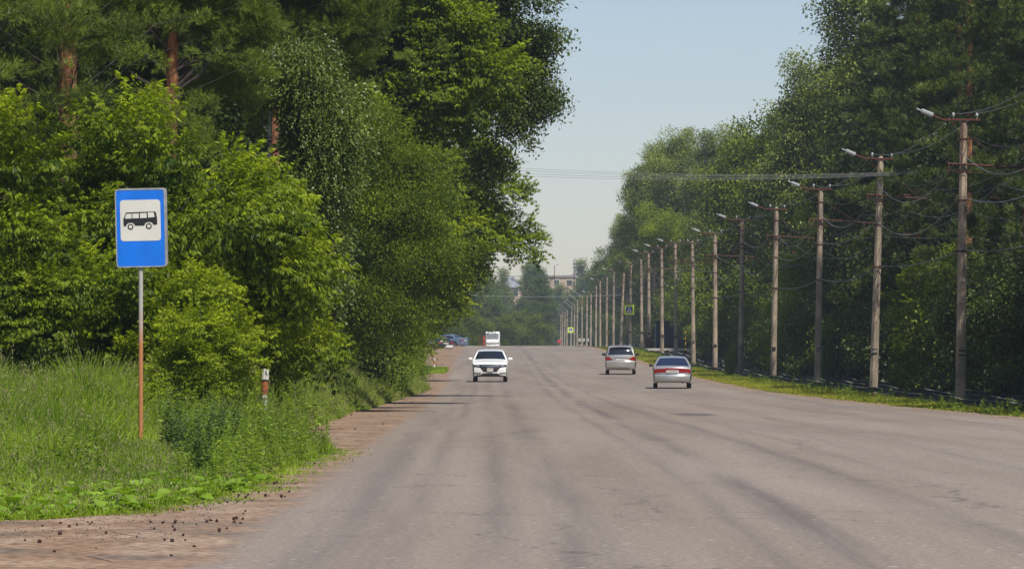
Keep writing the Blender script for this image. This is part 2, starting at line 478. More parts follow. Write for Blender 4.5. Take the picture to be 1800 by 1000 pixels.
def ground_mat():
    m, nt, b = new_mat('roadside soil')
    L = nt.links.new; N = nt.nodes.new
    tc = N('ShaderNodeTexCoord')
    n1 = N('ShaderNodeTexNoise'); n1.inputs['Scale'].default_value = .9; n1.inputs['Detail'].default_value = 9
    n2 = N('ShaderNodeTexNoise'); n2.inputs['Scale'].default_value = 9; n2.inputs['Detail'].default_value = 8
    for n in (n1, n2): L(tc.outputs['Object'], n.inputs[0])
    r1 = N('ShaderNodeValToRGB'); e = r1.color_ramp.elements
    e[0].position = .36; e[0].color = (*SOIL[0], 1)
    e[1].position = .62; e[1].color = (*SOIL[2], 1)
    k = e.new(.48); k.color = (*SOIL[1], 1)
    L(n1.outputs[0], r1.inputs[0])
    r2 = N('ShaderNodeValToRGB'); e = r2.color_ramp.elements
    e[0].position = .32; e[0].color = (.42, .36, .32, 1)
    e[1].position = .62; e[1].color = (1.1, 1.08, 1.05, 1)
    L(n2.outputs[0], r2.inputs[0])
    mx = N('ShaderNodeMix'); mx.data_type = 'RGBA'; mx.blend_type = 'MULTIPLY'; mx.inputs[0].default_value = 1
    L(r1.outputs[0], mx.inputs[6]); L(r2.outputs[0], mx.inputs[7])
    at_ = N('ShaderNodeAttribute'); at_.attribute_name = 'veg'
    ad = N('ShaderNodeMath'); ad.operation = 'ADD'; L(at_.outputs['Fac'], ad.inputs[0])
    sb = N('ShaderNodeMath'); sb.operation = 'MULTIPLY_ADD'; sb.inputs[1].default_value = .6; sb.inputs[2].default_value = -.3
    L(n1.outputs[0], sb.inputs[0]); L(sb.outputs[0], ad.inputs[1])
    r3 = N('ShaderNodeValToRGB'); e = r3.color_ramp.elements
    e[0].position = .4; e[1].position = .6
    L(ad.outputs[0], r3.inputs[0])
    r4 = N('ShaderNodeValToRGB'); e = r4.color_ramp.elements
    e[0].position = .35; e[0].color = (.03, .035, .012, 1)
    e[1].position = .65; e[1].color = (.07, .10, .02, 1)
    L(n2.outputs[0], r4.inputs[0])
    m2 = N('ShaderNodeMix'); m2.data_type = 'RGBA'
    L(r3.outputs[0], m2.inputs[0]); L(mx.outputs[2], m2.inputs[6]); L(r4.outputs[0], m2.inputs[7])
    L(m2.outputs[2], b.inputs['Base Color'])
    b.inputs['Roughness'].default_value = .95
    b.inputs['Specular IOR Level'].default_value = .15
    bp = N('ShaderNodeBump'); bp.inputs['Strength'].default_value = .7; bp.inputs['Distance'].default_value = .03
    L(n2.outputs[0], bp.inputs['Height']); L(bp.outputs[0], b.inputs['Normal'])
    return m


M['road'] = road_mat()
M['ground'] = ground_mat()
M['ballast'] = pmat('dirty ballast', (.10, .085, .065), .95, c2=(.03, .026, .02), scale=7, bump=.6)


# ------------------------------------------------------------ mesh helpers
def np_mesh(name, V, Q, mat, var=None, smooth=False):
    """V (n,3), Q (m,4) or (m,3)"""
    me = bpy.data.meshes.new(name)
    V = np.asarray(V, dtype=np.float32); Q = np.asarray(Q, dtype=np.int32)
    n, k = Q.shape
    me.vertices.add(len(V)); me.vertices.foreach_set('co', V.ravel())
    me.loops.add(n * k); me.loops.foreach_set('vertex_index', Q.ravel())
    me.polygons.add(n)
    me.polygons.foreach_set('loop_start', np.arange(0, n * k, k, dtype=np.int32))
    me.polygons.foreach_set('loop_total', np.full(n, k, dtype=np.int32))
    me.polygons.foreach_set('use_smooth', np.full(n, smooth))
    if var is not None:
        a = me.attributes.new('var', 'FLOAT', 'FACE')
        a.data.foreach_set('value', np.asarray(var, dtype=np.float32))
    me.update(calc_edges=True)
    me.materials.append(mat)
    return me


class MB:
    """collects shapes; build() makes them one mesh"""
    def __init__(s): s.v = []; s.f = []; s.sm = []

    def add(s, vs, fs, smooth=False):
        o = len(s.v)
        s.v += [tuple(p) for p in vs]
        s.f += [tuple(i + o for i in f) for f in fs]
        s.sm += [smooth] * len(fs)
        return s

    def box(s, c, d, rot=None, bev=0):
        x, y, z = d[0] / 2, d[1] / 2, d[2] / 2
        if bev:
            b = min(bev, x * .9, y * .9, z * .9)
            vs = []
            for sx in (-1, 1):
                for sy in (-1, 1):
                    for sz in (-1, 1):
                        vs += [(sx * x, sy * (y - b), sz * (z - b)), (sx * (x - b), sy * y, sz * (z - b)), (sx * (x - b), sy * (y - b), sz * z)]
            def I(a, b_, c_, k): return (a * 4 + b_ * 2 + c_) * 3 + k
            fs = []
            for a in (0, 1):
                fs.append([I(a, 0, 0, 0), I(a, 1, 0, 0), I(a, 1, 1, 0), I(a, 0, 1, 0)])
                fs.append([I(0, a, 0, 1), I(1, a, 0, 1), I(1, a, 1, 1), I(0, a, 1, 1)])
                fs.append([I(0, 0, a, 2), I(1, 0, a, 2), I(1, 1, a, 2), I(0, 1, a, 2)])
                for c_ in (0, 1):
                    fs.append([I(a, c_, 0, 0), I(a, c_, 1, 0), I(a, c_, 1, 1), I(a, c_, 0, 1)])
                    fs.append([I(a, 0, c_, 0), I(a, 1, c_, 0), I(a, 1, c_, 2), I(a, 0, c_, 2)])
                    fs.append([I(0, a, c_, 1), I(1, a, c_, 1), I(1, a, c_, 2), I(0, a, c_, 2)])
            for a in (0, 1):
                for b_ in (0, 1):
                    for c_ in (0, 1):
                        fs.append([I(a, b_, c_, 0), I(a, b_, c_, 1), I(a, b_, c_, 2)])
        else:
            vs = [(a * x, b * y, e * z) for a in (-1, 1) for b in (-1, 1) for e in (-1, 1)]
            fs = [(0, 1, 3, 2), (4, 6, 7, 5), (0, 4, 5, 1), (2, 3, 7, 6), (0, 2, 6, 4), (1, 5, 7, 3)]
        vs = [Vector(p) for p in vs]
        if rot is not None: vs = [rot @ p for p in vs]
        c = Vector(c)
        return s.add([p + c for p in vs], fs)

    def tube(s, pts, rad, n=8, cap=True, smooth=True):
        pts = [Vector(p) for p in pts]
        if isinstance(rad, (int, float)): rad = [rad] * len(pts)
        vs, fs = [], []
        for i, p in enumerate(pts):
            t = (pts[min(i + 1, len(pts) - 1)] - pts[max(i - 1, 0)])
            t = t.normalized() if t.length > 1e-9 else Vector((0, 0, 1))
            a = t.cross(Vector((0, 0, 1)) if abs(t.z) < .9 else Vector((0, 1, 0))).normalized()
            b = t.cross(a)
            for k in range(n):
                th = 2 * PI * k / n + PI / n
                vs.append(p + (a * math.cos(th) + b * math.sin(th)) * rad[i])
        for i in range(len(pts) - 1):
            for k in range(n):
                fs.append((i * n + k, i * n + (k + 1) % n, (i + 1) * n + (k + 1) % n, (i + 1) * n + k))
        s.add(vs, fs, smooth)
        if cap:
            s.add(vs[:n], [tuple(range(n))]); s.add(vs[-n:], [tuple(range(n))])
        return s

    def lathe(s, prof, axis='z', n=20, c=(0, 0, 0), smooth=True):
        vs, fs = [], []
        for r, h in prof:
            for k in range(n):
                th = 2 * PI * k / n
                x, y = r * math.cos(th), r * math.sin(th)
                p = {'z': (x, y, h), 'x': (h, x, y), 'y': (x, h, y)}[axis]
                vs.append(Vector(p) + Vector(c))
        for i in range(len(prof) - 1):
            for k in range(n):
                fs.append((i * n + k, i * n + (k + 1) % n, (i + 1) * n + (k + 1) % n, (i + 1) * n + k))
        return s.add(vs, fs, smooth)

    def prism(s, poly, y0, y1, to=None):
        """polygon in (x,z) pushed from y0 to y1"""
        n = len(poly)
        vs = [(p[0], y0, p[1]) for p in poly] + [(p[0], y1, p[1]) for p in poly]
        fs = [tuple(range(n)), tuple(range(2 * n - 1, n - 1, -1))] + [(k, (k + 1) % n, n + (k + 1) % n, n + k) for k in range(n)]
        if to: vs = [to(Vector(p)) for p in vs]
        return s.add(vs, fs)

    def build(s, name, mat, parent=None, loc=None):
        me = bpy.data.meshes.new(name)
        me.from_pydata([tuple(v) for v in s.v], [], s.f)
        me.polygons.foreach_set('use_smooth', s.sm)
        me.update()
        me.materials.append(mat)
        o = link(name, me, parent)
        if loc is not None: o.location = loc
        return o


def rrect(w, h, r, n=6, cx=0, cz=0):
    pts = []
    for (sx, sz, a0) in ((1, 1, 0), (-1, 1, 90), (-1, -1, 180), (1, -1, 270)):
        for k in range(n + 1):
            a = R(a0 + 90 * k / n)
            pts.append((cx + sx * (w / 2 - r) + r * math.cos(a), cz + sz * (h / 2 - r) + r * math.sin(a)))
    return pts


def circ(cx, cz, r, n=20): return [(cx + r * math.cos(2 * PI * k / n), cz + r * math.sin(2 * PI * k / n)) for k in range(n)]


def text_mesh(txt, size, depth=.004):
    cu = bpy.data.curves.new('lettering', 'FONT')
    cu.body = txt; cu.size = size; cu.extrude = depth; cu.align_x = 'CENTER'; cu.align_y = 'CENTER'
    cu.resolution_u = 3
    o = bpy.data.objects.new('lettering', cu)
    col.objects.link(o)
    bpy.context.view_layer.update()
    dg = bpy.context.evaluated_depsgraph_get()
    me = bpy.data.meshes.new_from_object(o.evaluated_get(dg))
    bpy.data.objects.remove(o); bpy.data.curves.remove(cu)
    return me


# ------------------------------------------------------------ ground and road
def strip_mesh(name, ys, xfun, zfun, mat, attr=None):
    """rows along ys; xfun(y) -> array of x; quads between"""
    rows = [xfun(y) for y in ys]
    k = len(rows[0])
    V = np.array([(x, y, zfun(x, y)) for y, r in zip(ys, rows) for x in r])
    Q = np.array([(i * k + j, i * k + j + 1, (i + 1) * k + j + 1, (i + 1) * k + j) for i in range(len(ys) - 1) for j in range(k - 1)])
    me = np_mesh(name, V, Q, mat, smooth=True)
    if attr:
        a = me.attributes.new(attr[0], 'FLOAT', 'POINT')
        a.data.foreach_set('value', np.array([attr[1](p[0], p[1]) for p in V], dtype=np.float32))
    return me


ysg = list(np.arange(-40, 30, 5)) + list(np.arange(30, 70, .8)) + list(np.arange(70, 200, 2.5)) + list(np.arange(200, 700, 6)) + [720, 760, 820, 900, 1000, 1200, 1600, 2400, 4000, 6500]
XG = np.array([-2500, -600, -150, -60, -30, -18, -13, -10, -9, -8, -7.2, -6.5, -6, -5.6, -5.2, -4.8, -4.4, -4, -3.6, -3.2, -2.8, -2.2, -1, 3, 7, 8, 8.6, 9.2, 9.8, 10.4, 11, 11.6, 12.2, 12.8, 13.4, 14, 15, 16, 17, 18, 20, 30, 60, 150, 600, 2500])


def gnz(x, y):
    z = float(gz(x, y))
    bump = .03 * math.sin(x * 1.7 + y * .31) + .02 * math.sin(x * .9 - y * .23)
    if x < float(gl_edge(y)): z += bump + min(.35, .05 * (float(gl_edge(y)) - x))
    if x > 19: z += .15 + min(.6, (x - 19) * .05)
    return z


def veg(x, y):
    e = float(gl_edge(y))
    if x < 3: return min(1, max(0, (e - x) / .5 + .5))
    return min(1, max(0, (x - float(xr_edge(y)) - 1.0) / .6 + .3))


g_me = strip_mesh('ground', ysg, lambda y: XG, gnz, M['ground'], ('veg', veg))
tag(link('ground', g_me), kind='structure')


def road_x(y):
    w = .12 * math.sin(y * 1.9) + .08 * math.sin(y * 4.7 + 1) + .1 * math.sin(y * .63)
    l, r = float(xl_edge(y)) - .75 + w, float(xr_edge(y)) + .75 + w * .7
    return np.concatenate([[l, l + .4, l + .75, l + 1.1, l + 1.6], np.linspace(l + 2.2, r - 1.8, 9), [r - 1.4, r - 1.0, r - .7, r - .35, r]])


def edge_f(x, y):
    l, r = float(xl_edge(y)), float(xr_edge(y))
    return max(0, min(1, max((l + .28 - x) / .85 + .5, (x - r) / .9 + .5)))


ysr = [y for y in ysg if y <= 1000]
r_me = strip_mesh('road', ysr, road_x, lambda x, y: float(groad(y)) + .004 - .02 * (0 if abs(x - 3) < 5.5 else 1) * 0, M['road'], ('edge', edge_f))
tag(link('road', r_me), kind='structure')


# ------------------------------------------------------------ foliage machinery
def unit(a): return a / np.maximum(np.linalg.norm(a, axis=-1, keepdims=True), 1e-9)


def leaves(o, a, n, L, W, var):
    """one folded rhombus per leaf"""
    a = unit(a); s = unit(np.cross(a, n)); n2 = np.cross(s, a)
    L = L[:, None]; W = W[:, None]
    mid = o + a * L * .42
    V = np.stack([o, mid + s * W * .5 - n2 * W * .12, o + a * L - n2 * L * .08, mid - s * W * .5 - n2 * W * .12], 1).reshape(-1, 3)
    Q = np.arange(len(o) * 4).reshape(-1, 4)
    return V, Q, var


def tpl_elder(g):
    """a shoot with opposite compound leaves, leaflets hanging"""
    O, A, Nn, L, W = [], [], [], [], []
    for k in range(4):
        t = .12 + .14 * k
        for sd in (-1, 1):
            ang = sd * g.uniform(.7, 1.1)
            d = np.array([math.cos(ang), math.sin(ang), g.uniform(.0, .35)])
            b = np.array([t, 0, .05 * k - .02 * k * k])
            pl = g.uniform(.10, .15)
            tip = b + d * pl
            for j, (tt, sa) in enumerate(((1, 0), (.75, .9), (.75, -.9), (.45, 1.1), (.45, -1.1))):
                a2 = ang + sa * .8
                ld = np.array([math.cos(a2) * .7, math.sin(a2) * .7, g.uniform(-1.3, -.35)])
                O.append(b + d * pl * tt); A.append(ld); Nn.append([g.normal() * .25, g.normal() * .25, 1])
                L.append(g.uniform(.085, .13)); W.append(g.uniform(.035, .05))
    return map(np.array, (O, A, Nn, L, W))


def tpl_birch(g):
    O, A, Nn, L, W = [], [], [], [], []
    for s in range(2):
        x0, y0 = g.normal() * .08, g.normal() * .08
        for k in range(13):
            z = -.055 * k
            th = g.uniform(0, 2 * PI)
            O.append([x0 + .02 * math.cos(th) + .1 * math.exp(-k * .4), y0 + .02 * math.sin(th), z])
            A.append([math.cos(th) * .6, math.sin(th) * .6, -1.0]); Nn.append([math.cos(th), math.sin(th), .5 + g.normal() * .4])
            L.append(g.uniform(.05, .075)); W.append(g.uniform(.04, .055))
    return map(np.array, (O, A, Nn, L, W))


def tpl_broad(g, l=.10, w=.07, n=16, r=.2):
    O, A, Nn, L, W = [], [], [], [], []
    for k in range(n):
        p = g.normal(size=3) * r * np.array([1.2, 1, .6])
        a = g.normal(size=3) * .7 + np.array([.5, 0, -.55])
        O.append(p); A.append(a); Nn.append(g.normal(size=3) * .45 + np.array([.1, 0, 1]))
        L.append(l * g.uniform(.75, 1.25)); W.append(w * g.uniform(.75, 1.2))
    return map(np.array, (O, A, Nn, L, W))


def tpl_pine(g, l=.12, w=.010, n=26):
    """needle brush at a shoot tip"""
    O, A, Nn, L, W = [], [], [], [], []
    for k in range(n):
        t = g.uniform(-.12, .10)
        th = g.uniform(0, 2 * PI)
        a = np.array([.8 + t * 3, math.cos(th) * .8, math.sin(th) * .8 + .3])
        O.append([t, 0, t * .4]); A.append(a); Nn.append(g.normal(size=3))
        L.append(l * g.uniform(.8, 1.2)); W.append(w)
    return map(np.array, (O, A, Nn, L, W))


def sprays(g, tpls, P, D, scale, var):
    """place templates at P with outward direction D"""
    D = D.copy(); D[:, 2] = np.clip(D[:, 2], -.5, .75)
    e1 = unit(D + g.normal(size=D.shape) * .28)
    up = np.array([0, 0, 1.0]) + g.normal(size=D.shape) * .15
    e2 = unit(np.cross(up, e1)); e3 = np.cross(e1, e2)
    which = g.integers(0, len(tpls), len(P))
    Vs, Qs, Xs = [], [], []
    off = 0
    for t, (O, A, Nn, L, W) in enumerate(tpls):
        idx = np.where(which == t)[0]
        if not len(idx): continue
        B = np.stack([e1[idx], e2[idx], e3[idx]], 1)            # (m,3,3) rows basis
        s = scale[idx][:, None, None]
        o = P[idx][:, None, :] + np.einsum('kc,mcx->mkx', O, B) * s
        a = np.einsum('kc,mcx->mkx', A, B); n = np.einsum('kc,mcx->mkx', Nn, B)
        k = len(L)
        lv = np.broadcast_to(L, (len(idx), k)) * scale[idx][:, None]
        wv = np.broadcast_to(W, (len(idx), k)) * scale[idx][:, None]
        vr = np.clip(var[idx][:, None] + g.normal(size=(len(idx), k)) * .13, 0, 1)
        V, Q, X = leaves(o.reshape(-1, 3), a.reshape(-1, 3), n.reshape(-1, 3), lv.ravel(), wv.ravel(), vr.ravel())
        Vs.append(V); Qs.append(Q + off); Xs.append(X); off += len(V)
    return np.concatenate(Vs), np.concatenate(Qs), np.concatenate(Xs)


def sub_blobs(g, blobs, n, rr, flat=.8, inner=.25, outer=1.06):
    """small clumps spread over bigger ones"""
    blobs = np.array(blobs, dtype=float)
    ar = (blobs[:, 3] * blobs[:, 4] + blobs[:, 3] * blobs[:, 5]) ; ar = ar / ar.sum()
    b = blobs[g.choice(len(blobs), n, p=ar)]
    d = unit(g.normal(size=(n, 3)))
    rad = np.where(g.random(n) < inner, g.uniform(.2, .6, n), g.uniform(.64, outer, n))[:, None]
    c = b[:, :3] + d * rad * b[:, 3:6]
    r = g.uniform(rr[0], rr[1], n)
    return c, np.stack([r, r, r * flat], 1), d


def crown_mesh(name, seed, blobs, n_sub, rr, n_spray, tpls, mat, scale=(.85, 1.25), flat=.8, inner=.25, outer=1.06, up=.25):
    g = np.random.default_rng(seed)
    c, r, dd = sub_blobs(g, blobs, n_sub, rr, flat, inner, outer)
    w = (r[:, 0] ** 2); w = w / w.sum()
    i = g.choice(n_sub, n_spray, p=w)
    d = unit(g.normal(size=(n_spray, 3)) + np.array([0, 0, up]) + dd[i] * .35)
    q = 1 - .55 * g.random(n_spray) ** 1.7
    P = c[i] + d * q[:, None] * r[i]
    bv = g.normal(size=n_sub) * .12
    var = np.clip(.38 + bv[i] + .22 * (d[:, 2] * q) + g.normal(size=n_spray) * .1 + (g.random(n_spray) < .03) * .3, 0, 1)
    D = unit(d * .7 + dd[i] * .6)
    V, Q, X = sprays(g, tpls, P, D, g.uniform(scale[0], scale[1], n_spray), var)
    return np_mesh(name, V, Q, mat, X), c, r


def trunk_mb(g, h, r0, lean=(0, 0), targets=(), n=9, wob=.15, top=.25, tw=.22):
    mb = MB()
    K = 9
    pts, rd = [], []
    ph = g.uniform(0, 6)
    for k in range(K):
        t = k / (K - 1)
        pts.append(Vector((lean[0] * t + wob * math.sin(ph + t * 4) * t, lean[1] * t + wob * math.cos(ph + t * 5) * t, -.3 + (h + .3) * t)))
        rd.append(r0 * (1.25 if k == 0 else 1) * (1 - t * (1 - top)))
    mb.tube(pts, rd, n)
    br = MB()
    for T in targets:
        T = Vector(T)
        zb = max(h * .12, min(h * .93, T.z - (Vector((T.x, T.y, 0)).length) * .65))
        t = (zb + .3) / (h + .3)
        f = t * (K - 1); i = min(K - 2, int(f)); b = pts[i].lerp(pts[i + 1], f - i)
        rb = rd[i] * tw * 1.6
        mid = b.lerp(T, .5) + Vector((0, 0, (T - b).length * .08)) + Vector((g.normal(), g.normal(), g.normal())) * .12
        q1 = b.lerp(mid, .5) + Vector((g.normal(), g.normal(), g.normal())) * .05
        q2 = mid.lerp(T, .55) + Vector((g.normal(), g.normal(), g.normal())) * .07
        br.tube([b, q1, mid, q2, T], [rb, rb * .75, rb * .55, rb * .35, rb * .12], 5, cap=False)
    return mb, (br if br.v else None)


G = np.random.default_rng
T_ELDER = [tuple(tpl_elder(G(100 + i))) for i in range(6)]
T_BIRCH = [tuple(tpl_birch(G(200 + i))) for i in range(5)]
T_BROAD = [tuple(tpl_broad(G(300 + i))) for i in range(6)]
T_SMALL = [tuple(tpl_broad(G(400 + i), .075, .028, 22, .17)) for i in range(6)]
T_MID = [tuple(tpl_broad(G(500 + i), .16, .10, 14, .26)) for i in range(6)]
T_FAR = [tuple(tpl_broad(G(600 + i), .30, .22, 12, .42)) for i in range(6)]
T_PINE = [tuple(tpl_pine(G(700 + i))) for i in range(6)]
T_PINE2 = [tuple(tpl_pine(G(800 + i), .20, .028, 18)) for i in range(6)]


class Kind:
    """a tree prototype: two meshes that every copy shares"""
    def __init__(s, trunk_me, crown_me, h, branch_me=None): s.t, s.c, s.h, s.b = trunk_me, crown_me, h, branch_me


def mesh_of(mb, name, mat):
    me = bpy.data.meshes.new(name)
    me.from_pydata([tuple(v) for v in mb.v], [], mb.f)
    me.polygons.foreach_set('use_smooth', mb.sm)
    me.update(); me.materials.append(mat)
    return me


def tree_kind(name, seed, h, r0, blobs, n_sub, rr, n_spray, tpls, mat, bark='bark', limbs=14, **kw):
    cm, c, r = crown_mesh(name + ' crown', seed, blobs, n_sub, rr, n_spray, tpls, M[mat], **kw)
    g = G(seed + 1)
    tg = c[g.choice(len(c), min(limbs, len(c)), replace=False)] if limbs else []
    tb, br = trunk_mb(g, h, r0, targets=tg)
    return Kind(mesh_of(tb, name + ' trunk', M[bark]), cm, h, br and mesh_of(br, name + ' branches', M['bark']))


def pine_kind(name, seed, h, z0, blen, n_spray, tpls, mat, r0=.24, clump=1.5):
    g = G(seed)
    blobs, tg = [], []
    z = z0
    while z < h - .4:
        t = (z - z0) / (h - z0)
        bl = blen * (1 - t ** 1.6) * g.uniform(.75, 1.1) + .35
        k = 5
        ph = g.uniform(0, 2 * PI)
        for j in range(k):
            a = ph + 2 * PI * j / k + g.normal() * .25
            l = bl * g.uniform(.65, 1.15)
            dz = g.uniform(-.1, .5) + t * .5
            tg.append((math.cos(a) * l, math.sin(a) * l, z + dz))
            for q in (.5, .78, 1.0):
                blobs.append((math.cos(a + g.normal() * .12) * l * q, math.sin(a + g.normal() * .12) * l * q, z + dz * q + .1, .55, .55, .28))
        z += g.uniform(.65, 1.0)
    blobs.append((0, 0, h, .5, .5, .5))
    cm, c, r = crown_mesh(name + ' crown', seed, blobs, int(len(blobs) * clump), (.3, .52), n_spray, tpls, M[mat], flat=.5, inner=.4, up=.6)
    tb, br = trunk_mb(g, h, r0, targets=tg, n=12, wob=.1, tw=.055)
    return Kind(mesh_of(tb, name + ' trunk', M['pinebark']), cm, h, mesh_of(br, name + ' branches', M['bark']))


def plant_tree(kind, x, y, s=1, name='tree', label='', cat='tree', group=None, rz=None, sz=None, z=None):
    zz = float(gnz(x, y)) if z is None else z
    o = empty(name, (x, y, zz), rnd.uniform(0, 2 * PI) if rz is None else rz, label, cat, group)
    o.scale = (s, s, sz or s)
    if kind.t is not None: link('trunk', kind.t, o)
    if kind.b is not None: link('branches', kind.b, o)
    link('crown', kind.c, o)
    return o


def ell(h, r, zlow, n, seed, egg=.5):
    """loose stack of lobes in an egg outline"""
    g = G(seed); out = []
    for k in range(n):
        t = (k + .5) / n
        z = zlow + (h - zlow) * t
        w = r * (math.sin(PI * min(1, max(0, t * .9 + .08))) ** egg)
        a = g.uniform(0, 2 * PI); q = w * .42 * g.uniform(.4, 1)
        rr_ = w * .72
        out.append((math.cos(a) * q, math.sin(a) * q, z, rr_, rr_, max(.5, (h - zlow) / n * .95)))
    return out
# ============================================================ roadside structures
# ---- tram track: two rails on a dark bed behind the poles and one old rail in front of them
def poleX(Y): return np.interp(Y, [0, 317, 354, 450, 600, 800, 1010], [15.9, 13.9, 13.95, 13.4, 13.3, 13.0, 12.6])


def rail_mesh(name, off, y0, y1, mat_side, mat_top, parent, h=.17, step=3.0):
    ys = np.arange(y0, y1, step)
    side, top = MB(), MB()
    def pt(y, dx, dz):
        wz = .035 * math.sin(y * .33 + off) + .02 * math.sin(y * .9)
        wx = .03 * math.sin(y * .21 + off * 2)
        return (float(poleX(y)) + off + dx + wx, y, float(gtrack(y)) + .13 + dz + wz)
    V, Fc = [], []
    sec = [(-.07, 0), (-.07, .02), (-.012, .05), (-.012, h - .045), (-.036, h - .035), (-.036, h - .004), (.036, h - .004), (.036, h - .035), (.012, h - .045), (.012, .05), (.07, .02), (.07, 0)]
    n = len(sec)
    for y in ys: V += [pt(y, a, b) for a, b in sec]
    for i in range(len(ys) - 1):
        for k in range(n - 1): Fc.append((i * n + k, i * n + k + 1, (i + 1) * n + k + 1, (i + 1) * n + k))
    o = MB().add(V, Fc).build('rail', mat_side, parent)
    V2 = []
    for y in ys: V2 += [pt(y, -.032, h), pt(y, .032, h)]
    MB().add(V2, [(2 * i, 2 * i + 1, 2 * i + 3, 2 * i + 2) for i in range(len(ys) - 1)]).build('running_surface', mat_top, o)
    return o


track = empty('tram_track', (0, 0, 0), 0, 'rusty tram track on a dark bed running behind the concrete poles', 'tram track')
rail_mesh('rail', .75, 96, 520, M['railside'], M['railtop'], track)
rail_mesh('rail', 2.27, 96, 520, M['railside'], M['railtop'], track)
mb = MB()
for y in np.arange(97, 420, .62):
    x = float(poleX(y)) + 1.51
    mb.box((x + rnd.uniform(-.04, .04), y, float(gtrack(y)) + .115), (2.5, .24, .07), Matrix.Rotation(rnd.uniform(-.03, .03), 3, 'Z'))
mb.build('sleepers', M['sleeper'], track)
yy = [y for y in ysg if 90 <= y <= 560]
tag(link('track_bed', strip_mesh('track_bed', yy, lambda y: float(poleX(y)) + np.array([-.35, 0, .4, 1, 1.5, 2, 2.6, 3.2]), lambda x, y: float(gtrack(y)) + (.10 if .2 < x - poleX(y) < 2.9 else -.05) + .016 * math.sin(x * 9 + y), M['ballast'])), kind='structure')
old = empty('old_rail', (0, 0, 0), 0, 'single rusty rail half hidden by weeds in front of the concrete poles', 'rail')
rail_mesh('rail', -.55, 96, 420, M['railside'], M['railtop'], old, h=.17)

# ---- concrete poles
def octo(r, z, flat=.92):
    return [(r * flat * math.cos(2 * PI * (k + .5) / 8) * 1.0, r * math.sin(2 * PI * (k + .5) / 8), z) for k in range(8)]


def shaft_mesh(h=9.5, r0=.20, r1=.135, cap=True):
    mb = MB(); K = 14; rows = []
    for k in range(K):
        t = k / (K - 1); rows.append(octo(r0 + (r1 - r0) * t, -.3 + (h + .3) * t))
    if cap: rows.append(octo(r1 * .55, h + .12))
    V = [p for r in rows for p in r]
    Fc = [(i * 8 + k, i * 8 + (k + 1) % 8, (i + 1) * 8 + (k + 1) % 8, (i + 1) * 8 + k) for i in range(len(rows) - 1) for k in range(8)]
    Fc.append(tuple(range((len(rows) - 1) * 8, len(rows) * 8)))
    mb.add(V, Fc)
    return mesh_of(mb, 'pole shaft', M['concrete'])


def band_mesh(r):
    mb = MB()
    mb.lathe([(r, -.03), (r + .014, -.03), (r + .014, .03), (r, .03)], 'z', 8, smooth=False)
    mb.box((r + .03, 0, 0), (.07, .03, .06)); mb.box((-r - .03, 0, 0), (.07, .03, .06))
    return mesh_of(mb, 'clamp band', M['rust'])


ME_SHAFT, ME_SHAFT_FLAT = shaft_mesh(), shaft_mesh(cap=False)
ME_BAND = band_mesh(.168)
mb = MB(); mb.box((-.1, -.14, 0), (1.25, .05, .06)); mb.tube([(-.45, -.14, -.02), (-.12, -.13, -.5)], .012, 5)
ME_ARM = mesh_of(mb, 'cross arm', M['rustred'])
mb = MB(); mb.tube([(-.72, -.14, .0), (-.98, -.15, .10), (-1.05, -.15, .12)], .025, 7)
ME_LARM = mesh_of(mb, 'lamp arm', M['rustred'])
rot = Matrix.Rotation(R(22), 3, 'Y')
mb = MB(); mb.box((-1.24, -.16, .21), (.44, .24, .13), rot, bev=.03); mb.box((-1.50, -.16, .30), (.22, .15, .05), rot, bev=.02)
ME_LAMP = mesh_of(mb, 'lamp head', M['lamp'])
mb = MB(); mb.box((-1.26, -.16, .155), (.34, .19, .03), rot)
ME_LENS = mesh_of(mb, 'lamp lens', M['insul'])
mb = MB(); mb.tube([(0, 0, 0), (0, 0, .09)], .012, 6); mb.lathe([(.0, .2), (.03, .19), (.036, .15), (.055, .13), (.03, .11), (.05, .08), (.02, .07)], 'z', 10)
ME_INS = mesh_of(mb, 'insulator', M['insul'])
mb = MB(); mb.tube([(-.55, -.2, 0), (.2, -.2, -.03), (2.7, -.2, -.14)], .04, 8); mb.tube([(.1, -.18, .95), (1.7, -.2, -.09)], .014, 5)
mb.box((-.5, -.2, -.12), (.05, .05, .28)); mb.box((2.1, -.2, -.25), (.05, .05, .3)); mb.tube([(-.5, -.2, -.25), (.8, -.2, -.32)], .012, 5)
ME_BRK = mesh_of(mb, 'tram wire bracket', M['rust'])
mb = MB(); mb.tube([(-.1, -.15, .0), (-1.35, -.15, .95)], .035, 7); mb.box((-1.5, -.15, 1.06), (.5, .22, .1), Matrix.Rotation(R(36), 3, 'Y'), bev=.02)
ME_LONG = mesh_of(mb, 'long lamp arm', M['lamp'])
ME_PLATE = mesh_of(MB().box((0, 0, 0), (.22, .012, .2)), 'painted number patch', M['blackplastic'])
_num = {}


def number_mesh(t):
    if t not in _num:
        me = text_mesh(t, .15, .004); me.materials.append(M['signwhite']); _num[t] = me
    return _num[t]


ordn = ['nearest', 'second', 'third', 'fourth', 'fifth', 'sixth', 'seventh', 'eighth', 'ninth', 'tenth', 'eleventh', 'twelfth', 'thirteenth', 'fourteenth', 'fifteenth', 'sixteenth',
        'seventeenth', 'eighteenth', 'nineteenth', 'twentieth', 'twenty first', 'twenty second', 'twenty third', 'twenty fourth', 'twenty fifth', 'twenty sixth', 'twenty seventh']
